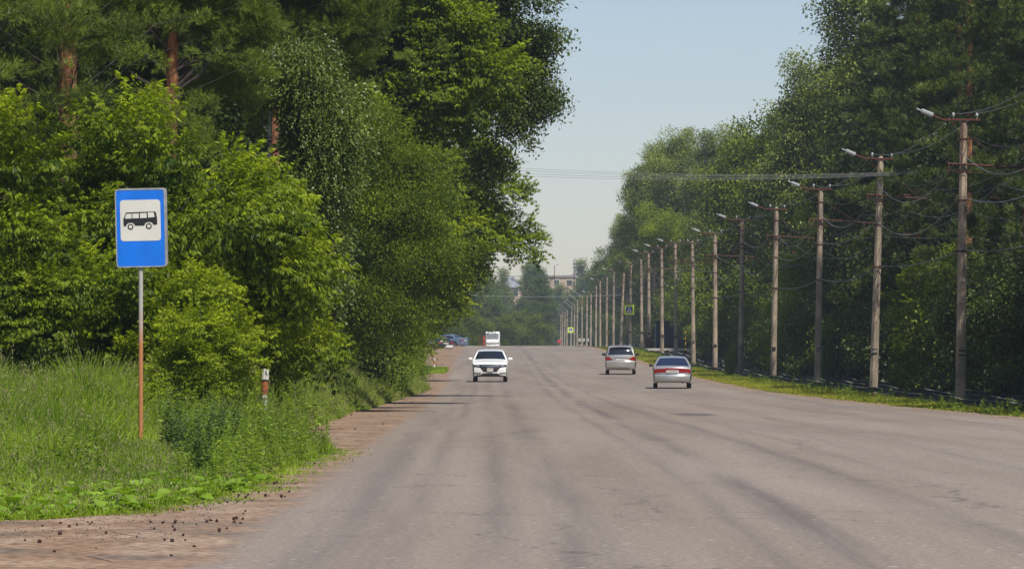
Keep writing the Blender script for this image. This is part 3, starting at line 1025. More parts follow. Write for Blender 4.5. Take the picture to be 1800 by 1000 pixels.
# px base, px top, py top, distance, lamp (0 none, 1 short, 2 long arm), bracket, number, extra words
POLES = [(1688, 1694, 212, 136.3, 1, 1, '541', 'with a lamp, half in forest shade'),
         (1535, 1548, 280, 165.6, 1, 1, '107', 'with a lamp and a long rusty bracket'),
         (1437, 1443, 333, 197, 1, 1, '105', 'with a lamp, grey and dull in shade'),
         (1359, 1365, 368, 225.7, 1, 1, '', 'with a pointed cap and a lamp'),
         (1302, 1305, 387, 248.7, 1, 1, '103', 'standing beside a leafy roadside weed'),
         (1257, 1257, 411, 279, 1, 1, '', 'with a lamp, dark in the lower half'),
         (1219, 1217, 427, 317, 0, 1, '101', 'right behind the silver sedan, without a lamp'),
         (1188, 1187, 427, 352, 1, 1, '', 'grey, rising behind the silver sedan roof'),
         (1164, 1163, 436, 366, 1, 0, '', 'pale, left of the tram platform'),
         (1141, 1140, 445, 396, 1, 1, '', 'standing in a square red brown base'),
         (1128, 1127, 456, 425, 0, 0, '', 'dark and shaded, beside the square based pole'),
         (1107, 1109, 464, 462, 1, 1, '', 'carrying the nearer pedestrian crossing sign'),
         (1091, 1097, 480, 500, 0, 0, '', 'leaning to the right, behind the silver wagon'),
         (1078, 1079, 476, 530, 1, 1, '', 'above the roof of the silver wagon'),
         (1066, 1067, 487, 570, 0, 0, '', 'pale, left of the silver wagon'),
         (1055, 1055, 493, 610, 1, 1, '', 'dark in the lower half, far along the row'),
         (1047, 1048, 503, 645, 0, 0, '', 'tan, far along the row'),
         (1038, 1039, 515, 680, 1, 1, '', 'with many dark bands, far along the row'),
         (1031, 1032, 521, 715, 0, 0, '', 'thin, with a pale base, far along the row'),
         (1023, 1023, 521, 750, 2, 1, '', 'with a long slanted lamp arm'),
         (1014, 1015, 528, 785, 2, 0, '', 'right of the small crossing sign'),
         (1009, 1010, 536, 815, 2, 1, '', 'just right of the small crossing sign'),
         (1003, 1005, 539, 845, 2, 0, '', 'behind the small crossing sign'),
         (996, 997, 545, 880, 2, 1, '', 'just left of the small crossing sign'),
         (992, 993, 548, 915, 2, 0, '', 'near the far end of the row'),
         (988, 989, 550, 950, 2, 1, '', 'last but one of the row'),
         (985, 986, 553, 990, 2, 0, '', 'at the far end of the row')]
pole_tops, pole_objs = [], []
for i, (pb, pt_, pyt, Y, lampk, brk, num, words) in enumerate(POLES):
    x = at(pb, Y); zb = float(gtrack(Y)); ztop = zt(pyt, Y)
    o = empty('concrete_pole', (x, Y, zb), 0, '%s concrete pole of the row, %s' % (ordn[i], words), 'utility pole', 'concrete poles along the tram track')
    o.rotation_euler = (rnd.uniform(-.006, .006), (pt_ - pb) * Y / F / 9.5, 0)
    s = (ztop - zb) / 9.5
    sh = link('shaft', ME_SHAFT if i in (1, 3, 6, 11) else ME_SHAFT_FLAT, o); sh.scale = (1, 1, s)
    ht = 9.5 * s
    for dz in (.62, 1.7, 2.65, 4.35) if i < 6 else (.5, 1.1, 1.8, 2.6, 3.5):
        b = link('clamp_band', ME_BAND, o); b.location = (0, 0, ht - dz); rr_ = (.135 + .065 * dz / 9.5) / .165; b.scale = (rr_, rr_, 1)
    if lampk == 1 or (lampk == 0 and i < 8):
        a = link('cross_arm', ME_ARM, o); a.location = (0, 0, ht + .02)
        for dx in (-.36, .42):
            q = link('insulator', ME_INS, o); q.location = (dx, -.14, ht + .05)
    if lampk == 1:
        a = link('lamp_arm', ME_LARM, o); a.location = (0, 0, ht + .02)
        h_ = link('lamp_head', ME_LAMP, a); link('lens', ME_LENS, a)
    if lampk == 2:
        a = link('lamp_arm', ME_LONG, o); a.location = (0, 0, ht - .05)
    if brk:
        b = link('bracket', ME_BRK, o); b.location = (0, 0, ht - 1.45)
    if i < 12:
        zp = 1.75
        p = link('number_patch', ME_PLATE, o); p.location = (-.015 if i % 2 else .02, -.195, zp)
        if num:
            t = link('number', number_mesh(num), p); t.rotation_euler = (R(90), 0, 0); t.location = (0, -.014, -.01)
            t.scale = (.9, 1, 1)
    if i == 9:
        MB().box((0, 0, .5), (.78, .7, 1.75), bev=.03).build('base_casing', M['rust'], o)
    pole_tops.append(Vector((x + (pt_ - pb) * Y / F, Y, ztop))); pole_objs.append(o)
p0 = Vector((15.1, 106, CAMZ - 2.05 + 9.5))
o = empty('concrete_pole', (15.1, 106, CAMZ - 2.05), 0, 'concrete pole just outside the right edge that the nearest wires run to', 'utility pole', 'concrete poles along the tram track')
link('shaft', ME_SHAFT, o); a = link('cross_arm', ME_ARM, o); a.location = (0, 0, 9.5)


# ---- overhead wires along the poles
def sag(a, b, s, n=12):
    return [a.lerp(b, k / n) + Vector((0, 0, -4 * s * (k / n) * (1 - k / n))) for k in range(n + 1)]


def wire(name, segs, r, mat, label, cat='wire', group=None):
    mb = MB()
    for pts in segs: mb.tube(pts, r, 5)
    o = mb.build(name, mat)
    return tag(o, label, cat, group)


allp = [p0] + pole_tops[:17]
def run(dx, dz, s, j=0, js=.4):
    out = []
    rr_ = random.Random(int(dx * 100 + dz * 10))
    for k in range(len(allp) - 1):
        if k % 1 == 0:
            a = allp[k] + Vector((dx, -.1, dz)); b = allp[k + 1] + Vector((dx, -.1, dz))
            out.append(sag(a, b, s * rr_.uniform(1 - js, 1 + js)))
    return out


gw = 'overhead wires along the poles'
wire('overhead_wire', run(-.36, .22, .45), .011, M['wire'], 'upper wire sagging between the left insulators of the poles', group=gw)
wire('overhead_wire', run(.42, .22, .35), .011, M['wire'], 'upper wire sagging between the right insulators of the poles', group=gw)
wire('overhead_wire', run(-.1, -1.05, 1.0), .014, M['wire'], 'deeply sagging pale wire slung from pole to pole below the lamps', group=gw)
wire('overhead_wire', run(-.15, -2.5, .7), .014, M['wire'], 'lower pale cable looping between the pole brackets', group=gw)
wire('overhead_wire', run(.15, -3.0, .5), .011, M['wiredark'], 'lowest dark cable sagging between the poles', group=gw)
wire('contact_wire', run(2.0, -1.85, .12), .009, M['wiredark'], 'thin tram contact wire hung over the track from the brackets', group=gw)
wire('contact_wire', run(2.05, -1.2, .45), .009, M['wire'], 'thin carrier wire sagging over the tram track', group=gw)
wire('overhead_wire', run(-.05, -4.3, .3), .024, M['wiredark'], 'thick dark cable slung low from pole to pole', group=gw)
wire('overhead_wire', run(.3, -.55, .8), .010, M['wiredark'], 'dark wire sagging just below the crossarms', group=gw)
wire('overhead_wire', run(1.2, -2.1, .8), .010, M['wire'], 'pale wire looping beside the brackets over the track', group=gw)
# wires that slant back from poles to the wood side
for k, (i, dz, tx, ty, tz) in enumerate([(0, -1.0, 22, 120, 9.2), (0, -2.6, 21, 122, 6.6), (1, -1.6, 21.5, 150, 8.6), (1, -3.1, 21, 145, 6.4), (2, -1.4, 21, 185, 7.2), (3, -2.4, 20.5, 205, 6.6), (4, -2.2, 20, 230, 6.4), (6, -2.6, 19, 300, 6.2)]):
    a = pole_tops[i] + Vector((.1, 0, dz)); b = Vector((tx, ty, tz + CAMZ - 2))
    wire('span_wire', [sag(a, b, .35)], .009, M['wire'] if k % 2 else M['wiredark'],
         'thin span wire running from the %s pole into the wood, %s' % (ordn[i], ['near its top', 'halfway up'][k % 2]), group='span wires towards the wood')
    if i < 4:
        q = a.lerp(b, .12); mb = MB(); mb.tube([q + Vector((-.14, 0, 0)), q + Vector((.14, 0, -.03))], .03, 6)
        tag(mb.build('wire_insulator', M['rustred']), 'small red strain insulator on the %s span wire of the %s pole' % (['upper', 'lower'][k % 2], ordn[i]), 'insulator')
# pulled wires on the road side of the first poles (dark steep ones)
for k, i in enumerate((0, 1, 2, 3)):
    a = pole_tops[i] + Vector((-.1, 0, -1.55)); b = pole_tops[i + 1] + Vector((.1, 0, -1.6))
    wire('catenary', [sag(a, b, .25)], .012, M['rust'], 'rusty stay wire with a strain insulator behind the %s pole' % ordn[i], group='rusty stay wires')

# ---- wires crossing the road
for k, (dz, dy) in enumerate(((0, 0), (.13, .25), (.24, .5), (-.12, .75))):
    Y = 158 + dy
    a = Vector((at(700, Y), Y, zt(291, Y) + dz)); b = Vector((at(1612, Y), Y, zt(304.5, Y) + dz * .25))
    wire('crossing_wire', [sag(a, b, .32, 24)], .0065, M['wire'], '%s of four pale wires strung high across the road' % ['second lowest', 'second highest', 'topmost', 'lowest'][k], group='wires across the road')
Y = 560
wire('crossing_wire', [sag(Vector((at(825, Y), Y, zt(519, Y))), Vector((at(1092, Y), Y, zt(518, Y))), .25, 20)], .035, M['wire'], 'pale cable crossing the road low above the white minibus')
Y = 640
wire('crossing_wire', [sag(Vector((at(850, Y), Y, zt(484, Y))), Vector((at(1105, Y), Y, zt(478, Y))), .4, 20)], .04, M['wiredark'], 'dark cable crossing the road against the far treetops')

# ============================================================ bus stop sign
Ys = 57.0
sx_, sz_ = at(247, Ys), float(gnz(at(247, Ys), Ys))
sign = empty('bus_stop_sign', (sx_, Ys, sz_), 0, 'blue bus stop sign with a black minibus pictogram on a rusty post in tall grass', 'bus stop sign')
px = Ys / F
H0 = zt(470, Ys) - sz_
mb = MB(); K = 12
mb.tube([(0, 0.045, -.4), (0, .045, 1.2), (.0, .045, H0 + 1.05)], .031, 12)
pm, nt, b = new_mat('rust and paint post')
tc = nt.nodes.new('ShaderNodeTexCoord'); s_ = nt.nodes.new('ShaderNodeSeparateXYZ'); nz = nt.nodes.new('ShaderNodeTexNoise')
mp = nt.nodes.new('ShaderNodeMapping'); mp.inputs['Scale'].default_value = (9, 9, 1.2)
nt.links.new(tc.outputs['Object'], s_.inputs[0]); nt.links.new(tc.outputs['Object'], mp.inputs[0]); nt.links.new(mp.outputs[0], nz.inputs[0]); nz.inputs['Scale'].default_value = 2; nz.inputs['Detail'].default_value = 8
ma = nt.nodes.new('ShaderNodeMath'); ma.operation = 'MULTIPLY_ADD'; ma.inputs[1].default_value = -.42; nt.links.new(s_.outputs[2], ma.inputs[0]); ma.inputs[2].default_value = .72
mb2 = nt.nodes.new('ShaderNodeMath'); mb2.operation = 'ADD'; nt.links.new(ma.outputs[0], mb2.inputs[0]); nt.links.new(nz.outputs[0], mb2.inputs[1])
rp = nt.nodes.new('ShaderNodeValToRGB'); rp.color_ramp.elements[0].position = .32; rp.color_ramp.elements[1].position = .66
rp.color_ramp.elements[0].color = (.40, .38, .35, 1); rp.color_ramp.elements[1].color = (.44, .17, .06, 1)
nt.links.new(mb2.outputs[0], rp.inputs[0]); nt.links.new(rp.outputs[0], b.inputs['Base Color']); b.inputs['Roughness'].default_value = .75
mb.build('post', pm, sign)
bw, bh = 88 * px, 138 * px
cz = H0 + bh / 2
tilt = Matrix.Rotation(R(1.2), 3, 'Y')
board = empty('board', (0.002, 0, cz), 0); board.parent = sign; board.rotation_euler = (0, R(-1.3), R(3))
mb = MB(); mb.prism(rrect(bw, bh, .045), -.004, .022)
mb.build('backing', M['signwhite'], board)
rim = MB(); o_, i_ = rrect(bw, bh, .045), rrect(bw - .035, bh - .035, .035)
n = len(o_)
rim.add([(p[0], -.012, p[1]) for p in o_] + [(p[0], -.012, p[1]) for p in i_] + [(p[0], -.004, p[1]) for p in i_] + [(p[0], .0, p[1]) for p in o_],
        [(k, (k + 1) % n, n + (k + 1) % n, n + k) for k in range(n)] + [(n + k, n + (k + 1) % n, 2 * n + (k + 1) % n, 2 * n + k) for k in range(n)] + [(k, (k + 1) % n, 3 * n + (k + 1) % n, 3 * n + k) for k in range(n)])
rim.build('rim', M['tin'], board)
MB().prism(rrect(bw - .036, bh - .036, .034), -.0075, -.0042).build('blue_face', M['blue'], board)
pz = bh / 2 - (387.5 - 332) * px
# white panel
MB().prism(rrect(70.5 * px, 72 * px, .045, cz=pz), -.0105, -.0078).build('white_panel', M['signwhite'], board)
# minibus pictogram, units = photo px from zoomed crop (5.56 zoom px per photo px)
def bp(zx, zy): return ((zx - 362) / 5.56 * px, pz + (431 - zy) / 5.56 * px)
bus = MB()
outl = [(222, 352), (500, 346), (513, 352), (524, 408), (525, 474), (486, 478), (484, 466), (470, 452), (443, 447), (418, 452), (404, 466), (400, 482), (308, 482), (304, 470), (292, 456), (266, 450), (240, 456), (226, 470), (222, 484), (203, 486), (197, 478), (196, 412), (206, 396)]
bus.prism([bp(*p) for p in outl][::-1], -.0135, -.0108)
bus.build('bus_pictogram', M['black'], board)
wn_ = MB()
for q in ([(226, 366), (277, 364), (277, 411), (211, 412)], [(285, 364), (347, 362), (347, 409), (285, 410)], [(358, 362), (422, 360), (424, 408), (358, 409)], [(434, 356), (492, 353), (501, 401), (438, 406)]):
    wn_.prism([bp(*p) for p in q][::-1], -.0160, -.0138)
wn_.build('pictogram_windows', M['signwhite'], board)
wh = MB()
for (cx_, cy_) in ((264, 492), (442, 489)):
    c0 = bp(cx_, cy_)
    wh.prism(circ(c0[0], c0[1], 29 / 5.56 * px), -.0135, -.0108)
wh.build('pictogram_wheels', M['black'], board)
wh = MB()
for (cx_, cy_) in ((264, 492), (442, 489)):
    c0 = bp(cx_, cy_)
    wh.prism(circ(c0[0], c0[1], 17 / 5.56 * px), -.0160, -.0138)
wh.build('pictogram_hubs', M['signwhite'], board)
# second plate fixed back to back on the far side of the post
b2 = empty('rear_board', (0.02, .095, cz + .012), 0); b2.parent = sign; b2.rotation_euler = (0, R(-1.0), R(-3))
MB().prism(rrect(bw, bh, .045), -.012, .012).build('backing', M['tin'], b2)
mb = MB(); mb.box((0, .054, H0 + .2), (.10, .05, .04)); mb.box((0, .054, H0 + .85), (.10, .05, .04)); mb.build('mounting_clamps', M['tin'], sign)


# ============================================================ small posts and signs
def striped_post(px_, Y, z0, bands, r, label, name='marker_post', cat='marker post', tilt=0):
    x = at(px_, Y)
    o = empty(name, (x, Y, z0), 0, label, cat); o.rotation_euler = (0, tilt, 0)
    z = 0
    for (hh, m, nm, r_) in bands:
        b = MB(); b.lathe([(0, z), (r_, z), (r_, z + hh), (0, z + hh)], 'z', 10, smooth=False); b.build(nm, M[m], o)
        z += hh
    return o


Y = 63
z0 = float(gnz(at(462, Y), Y)) - .1
zz = lambda py: zt(py, Y) - z0
striped_post(462, Y, z0, [(zz(693), 'peelwhite', 'white_band', .052), (zz(671) - zz(693), 'orangepaint', 'orange_band', .055), (zz(667) - zz(671), 'bark', 'bare_band', .045), (zz(648) - zz(667), 'peelwhite', 'white_band', .058)], .05,
             'peeling white and orange roadside post leaning in tall grass', tilt=.03)
Y = 250
z0 = float(gnz(at(763, Y), Y))
u_ = 3.1 * Y / F
striped_post(763.5, Y, z0, [(u_ * 1.6, 'redpaint', 'red_band', .055), (u_ * 2.2, 'white', 'white_band', .055), (u_ * 1.8, 'redpaint', 'red_band', .055), (u_ * 1.3, 'white', 'white_band', .055)], .05, 'slim red and white striped post on the left verge')
Y = 165
z0 = float(gnz(at(712.5, Y), Y))
striped_post(712.5, Y, z0, [(zt(657, Y) - z0, 'tin', 'shaft', .018)], .02, 'thin grey metal rod standing in the left bushes', 'metal_rod', 'rod')
Y = 372
z0 = float(gtrack(Y)) + .0
x = at(1205, Y)
o = empty('striped_column', (x, Y, z0), 0, 'thin black and yellow striped column at the tram platform', 'striped column')
zb = zt(616, Y) - z0; zt_ = zt(572, Y) - z0
MB().box((0, 0, zb / 2), (.3, .3, abs(zb) + .02)).build('foot', M['black'], o)
n = 9
for k in range(n):
    a, b_ = zb + (zt_ - zb) * k / n, zb + (zt_ - zb) * (k + 1) / n
    MB().box((0, 0, (a + b_) / 2), (.10, .10, b_ - a)).build('stripe', M['yellow'] if k % 2 == 0 and k < 8 else M['black'], o)


def crossing_sign(px_, py_, Y, size, label):
    o = empty('crossing_sign', (at(px_, Y), Y, zt(py_, Y)), 0, label, 'crossing sign', 'pedestrian crossing signs')
    s = size
    MB().prism(rrect(s, s, .04), -.005, .015).build('border_plate', M['lime'], o)
    MB().prism(rrect(s * .68, s * .68, .02), -.0085, -.0055).build('blue_square', M['signblue2'], o)
    MB().prism([(-s * .29, -s * .28), (s * .29, -s * .28), (0, s * .29)], -.0115, -.009).build('white_triangle', M['signwhite'], o)
    w = MB()
    w.prism(circ(.012 * s, s * .10, s * .032, 10), -.0145, -.012)
    w.prism([(-.03 * s, .06 * s), (.045 * s, .06 * s), (.04 * s, -.06 * s), (-.03 * s, -.06 * s)], -.0145, -.012)
    w.prism([(-.03 * s, -.06 * s), (.01 * s, -.06 * s), (-.08 * s, -.22 * s), (-.12 * s, -.22 * s)], -.0145, -.012)
    w.prism([(.0 * s, -.06 * s), (.04 * s, -.06 * s), (.10 * s, -.22 * s), (.065 * s, -.22 * s)], -.0145, -.012)
    for q in (-.21, -.15, .15, .20): w.prism([(q * s - .012 * s, -.26 * s), (q * s + .012 * s, -.26 * s), (q * s * .9 + .01 * s, -.2 * s), (q * s * .9 - .01 * s, -.2 * s)], -.0145, -.012)
    w.build('walking_figure', M['black'], o)
    MB().box((0, .05, 0), (.06, .07, s * 1.1)).build('mount', M['tin'], o)
    return o


crossing_sign(1106, 544.5, 461.5, 1.08, 'larger yellow edged pedestrian crossing sign on the twelfth pole')
crossing_sign(1003, 580, 760, 1.0, 'small distant pedestrian crossing sign left of the far poles')
MB().tube([(at(1003, 760), 760.1, float(gtrack(760)) - .3), (at(1003, 760), 760.1, zt(576, 760))], .04, 8).build('sign_post', M['tin'], None)
tag(bpy.data.objects['sign_post'], 'thin grey post under the small distant crossing sign', 'post')

# tram platform and kiosk
Y = 385
x0, x1 = at(1146, Y), at(1222, Y)
z0 = zt(616, Y)
o = empty('tram_platform', ((x0 + x1) / 2 + 1, Y, z0), 0, 'low pale concrete tram platform behind the poles', 'platform')
MB().box((0, 2, .08), (x1 - x0 + 3, 9, .22), bev=.03).build('deck', M['slab'], o)
MB().box((0, 2.1, -.35), (x1 - x0 + 2.7, 8.8, .65)).build('base', M['ballast'], o)
Y = 392
k0 = empty('kiosk', (at(1187, Y), Y + 1.2, zt(613.5, Y) + .02), 0, 'dark blue tram stop kiosk standing on the platform', 'kiosk')
w = at(1218, Y) - at(1150, Y)
hk = zt(566, Y) - zt(613, Y)
MB().box((0, .9, hk / 2), (w, .1, hk)).build('back_wall', M['kioskblue'], k0)
MB().box((w / 2 - .05, 0, hk / 2), (.1, 1.7, hk)).build('side_wall', M['kioskblue'], k0)
MB().box((-w / 2 + .05, 0, hk / 2), (.1, 1.7, hk)).build('side_wall', M['kioskblue'], k0)
MB().box((w / 2 - .35, -.9, hk / 2), (.6, .06, hk - .04)).build('front_panel', M['kioskblue'], k0)
MB().box((0, 0, hk + .06), (w + .5, 2.3, .12), bev=.02).build('roof', M['black'], k0)
MB().box((0, .6, .45), (w * .7, .4, .06)).box((-w * .25, .6, .22), (.06, .3, .42)).box((w * .25, .6, .22), (.06, .3, .42)).build('bench', M['bark'], k0)
# litter and small blocks at the crest
o = MB(); o.box((0, 0, .1), (.5, .3, .2), Matrix.Rotation(.4, 3, 'Z'), bev=.05); o.box((.45, .1, .07), (.35, .25, .15), Matrix.Rotation(1, 3, 'Z'), bev=.04)
o = o.build('rubble_pile', M['stone']); o.location = (at(1020, 430), 430, float(groad(430)) + .02); tag(o, 'little heap of grey rubble at the road crest left of the poles', 'rubble')
for k, (p_, w_) in enumerate(((1019, .45), (1026, .4), (1033, .4))):
    Y = 600 + k * 4
    b = MB(); b.box((0, 0, .1), (w_, .4, .5), bev=.05)
    b = b.build('concrete_block', M['slab']); b.location = (at(p_, Y), Y, zt(599, Y)); tag(b, '%s pale concrete block between the far poles' % ['left', 'middle', 'right'][k], 'block', 'pale blocks by the far poles')

# ============================================================ cars
def catmull(P, k=6):
    P = [np.array(p, float) for p in P]; out = []
    for i in range(len(P) - 1):
        p0_, p1, p2, p3 = P[max(i - 1, 0)], P[i], P[i + 1], P[min(i + 2, len(P) - 1)]
        for j in range(k):
            t = j / k
            m1, m2 = (p2 - p0_) / 2, (p3 - p1) / 2
            d = np.abs(p2 - p1)
            m1 = np.clip(m1, -1.6 * d, 1.6 * d); m2 = np.clip(m2, -1.6 * d, 1.6 * d)
            out.append(p1 * (2 * t**3 - 3 * t**2 + 1) + m1 * (t**3 - 2 * t**2 + t) + p2 * (-2 * t**3 + 3 * t**2) + m2 * (t**3 - t**2))
    out.append(P[-1]); return np.array(out)


class Car:
    """local frame: +y is the nose, z up, ground at 0. prof = outline (y,z) nose to tail over the top"""
    def __init__(s, prof, hw, belt, roofin, ch, wheels, wr, bulge=.16):
        s.P = catmull(prof); s.hw = hw; s.belt = belt; s.roofin = roofin; s.ch = ch; s.wheels = wheels; s.wr = wr; s.bulge = bulge
        s.y0, s.y1 = s.P[:, 0].max(), s.P[:, 0].min(); s.zr = s.P[:, 1].max()

    def W(s, y, z):
        t = max(0, (z - s.belt) / (s.zr - s.belt))
        w = s.hw - s.roofin * t ** 1.25
        w -= .06 * max(0, (.55 - z) / .35) ** 2
        e = max(0, (abs(y - (s.y0 + s.y1) / 2) - (s.y0 - s.y1) / 2 + .7) / .7)
        return w - .09 * e ** 2

    def top(s, u, v, off=0):
        """u index along outline, v -1..1 across"""
        i = min(len(s.P) - 2, max(0, int(u))); f = u - i
        y, z = s.P[i] * (1 - f) + s.P[i + 1] * f
        d = s.P[i + 1] - s.P[i]; d = d / (np.linalg.norm(d) + 1e-9)
        n = np.array([-d[1], d[0]]) * -1
        if n[1] < 0 and abs(n[1]) > abs(n[0]): n = -n
        mid = (s.y0 + s.y1) / 2
        if abs(n[0]) >= abs(n[1]) and (y - mid) * n[0] < 0: n = -n
        hl = (s.y0 - s.y1) / 2
        e = max(0, min(1, (abs(y - mid) - hl + .9) / .9))
        y2 = y - np.sign(y - mid) * s.bulge * e * abs(v) ** 2.4
        z2 = z - .035 * abs(v) ** 2.5 * (1 if z > .6 else .3)
        x = s.W(y, z) * v
        if abs(v) > .9: z2 -= .012
        return Vector((x, y2 + n[0] * off, z2 + n[1] * off))

    def zbot(s, y):
        z = s.ch
        for wy in s.wheels:
            r = s.wr + .07
            if abs(y - wy) < r: z = max(z, s.wr + math.sqrt(r * r - (y - wy) ** 2))
        return z

    def ufor_z(s, z, rear=True):
        idx = range(len(s.P) - 1) if not rear else range(len(s.P) - 2, -1, -1)
        for i in idx:
            a, b = s.P[i][1], s.P[i + 1][1]
            if (a - z) * (b - z) <= 0 and a != b: return i + (z - a) / (b - a)
        return 0

    def body(s, mat, parent):
        mb = MB(); vs_ = [-1, -.985, -.94, -.85, -.6, -.3, 0, .3, .6, .85, .94, .985, 1]
        n = len(s.P); V = []
        for i in range(n):
            for v in vs_: V.append(s.top(i, v))
        k = len(vs_)
        mb.add(V, [(i * k + j, i * k + j + 1, (i + 1) * k + j + 1, (i + 1) * k + j) for i in range(n - 1) for j in range(k - 1)], True)
        # sides: columns along y hanging from the top edge
        T = 8
        for sd in (-1, 1):
            V, cols = [], []
            ys_ = list(np.linspace(0, n - 1, n * 2 - 1))
            extra = [s.top(u, sd) for u in ys_]
            # refine near wheel arches is given by dense u; use plain y samples for the lower hull
            Ys_ = sorted(set([round(p.y, 4) for p in extra] + [round(wy + r * (s.wr + .07) * .999, 4) for wy in s.wheels for r in np.cos(np.linspace(0, PI, 13))]), reverse=True)
            ey = np.array([p.y for p in extra]); ez = np.array([p.z for p in extra])
            for y in Ys_:
                m = np.abs(ey - y) < .02
                # highest outline point above this y
                o_i = np.argsort(-ey); ztop = np.interp(-y, -ey[o_i], ez[o_i]) if not m.any() else ez[m].max()
                zb_ = min(s.zbot(y), ztop)
                cols.append((y, zb_, ztop))
            for (y, zb_, zt2) in cols:
                for t in range(T + 1):
                    zq = zb_ + (zt2 - zb_) * t / T
                    V.append(Vector((sd * s.W(y, zq), y, zq)))
            mb.add(V, [(c * (T + 1) + t, c * (T + 1) + t + 1, (c + 1) * (T + 1) + t + 1, (c + 1) * (T + 1) + t) for c in range(len(cols) - 1) for t in range(T)], True)
        return mb.build('body', mat, parent)

    def patch(s, name, mat, parent, u0, u1, v0, v1, off=.008, v0b=None, v1b=None, nu=8, nv=8):
        """patch on the outline strip; v range may change from u0 to u1"""
        v0b = v0 if v0b is None else v0b; v1b = v1 if v1b is None else v1b
        V = []
        for a in range(nu + 1):
            t = a / nu
            for b in range(nv + 1):
                q = b / nv
                V.append(s.top(u0 + (u1 - u0) * t, (v0 + (v0b - v0) * t) * (1 - q) + (v1 + (v1b - v1) * t) * q, off))
        fs = [(a * (nv + 1) + b, a * (nv + 1) + b + 1, (a + 1) * (nv + 1) + b + 1, (a + 1) * (nv + 1) + b) for a in range(nu) for b in range(nv)]
        return MB().add(V, fs, True).build(name, mat, parent)

    def quad(s, name, mat, parent, corners, end='rear', off=.01, n=8):
        """corners (x,z) bl, br, tr, tl on the nose or tail face"""
        c = [np.array(p, float) for p in corners]; V = []
        for a in range(n + 1):
            for b in range(n + 1):
                t, q = a / n, b / n
                p = (c[0] * (1 - q) + c[1] * q) * (1 - t) + (c[3] * (1 - q) + c[2] * q) * t
                u = s.ufor_z(p[1], end == 'rear')
                y = s.P[int(u)][0]
                V.append(s.top(u, max(-1, min(1, p[0] / s.W(y, p[1]))), off))
        fs = [(a * (n + 1) + b, a * (n + 1) + b + 1, (a + 1) * (n + 1) + b + 1, (a + 1) * (n + 1) + b) for a in range(n) for b in range(n)]
        return MB().add(V, fs, True).build(name, mat, parent)

    def side(s, name, mat, parent, corners, off=.006, n=8):
        c = [np.array(p, float) for p in corners]
        for sd in (-1, 1):
            V = []
            for a in range(n + 1):
                for b in range(n + 1):
                    t, q = a / n, b / n
                    p = (c[0] * (1 - q) + c[1] * q) * (1 - t) + (c[3] * (1 - q) + c[2] * q) * t
                    V.append(Vector((sd * (s.W(p[0], p[1]) + off), p[0], p[1])))
            fs = [(a * (n + 1) + b, a * (n + 1) + b + 1, (a + 1) * (n + 1) + b + 1, (a + 1) * (n + 1) + b) for a in range(n) for b in range(n)]
            MB().add(V, fs, True).build(name, mat, parent)

    def under(s, parent):
        mb = MB(); mb.box((0, (s.y0 + s.y1) / 2, s.ch + .12), (s.hw * 1.55, (s.y0 - s.y1) - .5, .2)); mb.box((0, s.y1 + .3, s.ch + .12), (s.hw * 1.5, .3, .16)); mb.box((0, s.y0 - .3, s.ch + .12), (s.hw * 1.5, .3, .16))
        mb.build('underbody', M['blackplastic'], parent)

    def add_wheels(s, parent, w=.2):
        for wy in s.wheels:
            for sd in (-1, 1):
                we = empty('wheel', (sd * (s.hw - w / 2 - .03), wy, s.wr)); we.parent = parent
                r = s.wr
                MB().lathe([(r * .62, -w / 2), (r * .93, -w / 2), (r, -w / 2 + .03), (r, w / 2 - .03), (r * .93, w / 2), (r * .62, w / 2)], 'x', 28).build('tyre', M['tyre'], we)
                rm = MB(); rm.lathe([(.0, .0), (r * .16, sd * .02), (r * .18, sd * -.01)], 'x', 16)
                rm.lathe([(r * .56, sd * (w / 2 - .03)), (r * .64, sd * (w / 2 - .005)), (r * .64, -sd * w / 2), (r * .56, -sd * (w / 2 - .05))], 'x', 28)
                for k in range(6):
                    a = 2 * PI * k / 6
                    rm.box((sd * (w / 2 - .05), math.cos(a) * r * .33, math.sin(a) * r * .33), (.03, .08, r * .62), Matrix.Rotation(a - PI / 2, 3, 'X'))
                rm.build('rim', M['rim'], we)

    def mirrors(s, parent, y, z, mat, size=(.22, .10, .15)):
        for sd in (-1, 1):
            m = MB(); g = []
            x = sd * (s.hw + size[0] / 2 - .01)
            m.lathe([(0, -.5), (.3, -.47), (.46, -.3), (.5, 0), (.46, .3), (.3, .47), (0, .5)], 'z', 14)
            m.v = [(p[0] * size[0] + x, p[1] * size[1] + y, p[2] * size[2] + z) for p in m.v]
            m.box((sd * (s.hw - .03), y, z - size[2] * .35), (.14, .05, .04))
            m.build('mirror', mat, parent)


def plate_marks(o, w, rows, mat):
    """dark strokes of a registration plate"""
    g = random.Random(5)
    for (z, h, xs) in rows:
        mb = MB()
        for x_ in xs:
            mb.box((x_ - .018, 0, z), (.010, .003, h)); mb.box((x_ + .014, 0, z), (.010, .003, h)); mb.box((x_, 0, z + g.choice((-1, 0, 1)) * h * .42), (.03, .003, .010))
        mb.build('plate_characters', mat, o)


def place(o, px_, Y, yaw, z=None):
    x = at(px_, Y)
    o.location = (x, Y, (float(groad(Y)) if z is None else z) + .014)
    sl = float(groad(Y + 2) - groad(Y - 2)) / 4
    o.rotation_euler = (math.atan(sl) * (1 if abs(yaw) < 1.6 else -1), 0, yaw)


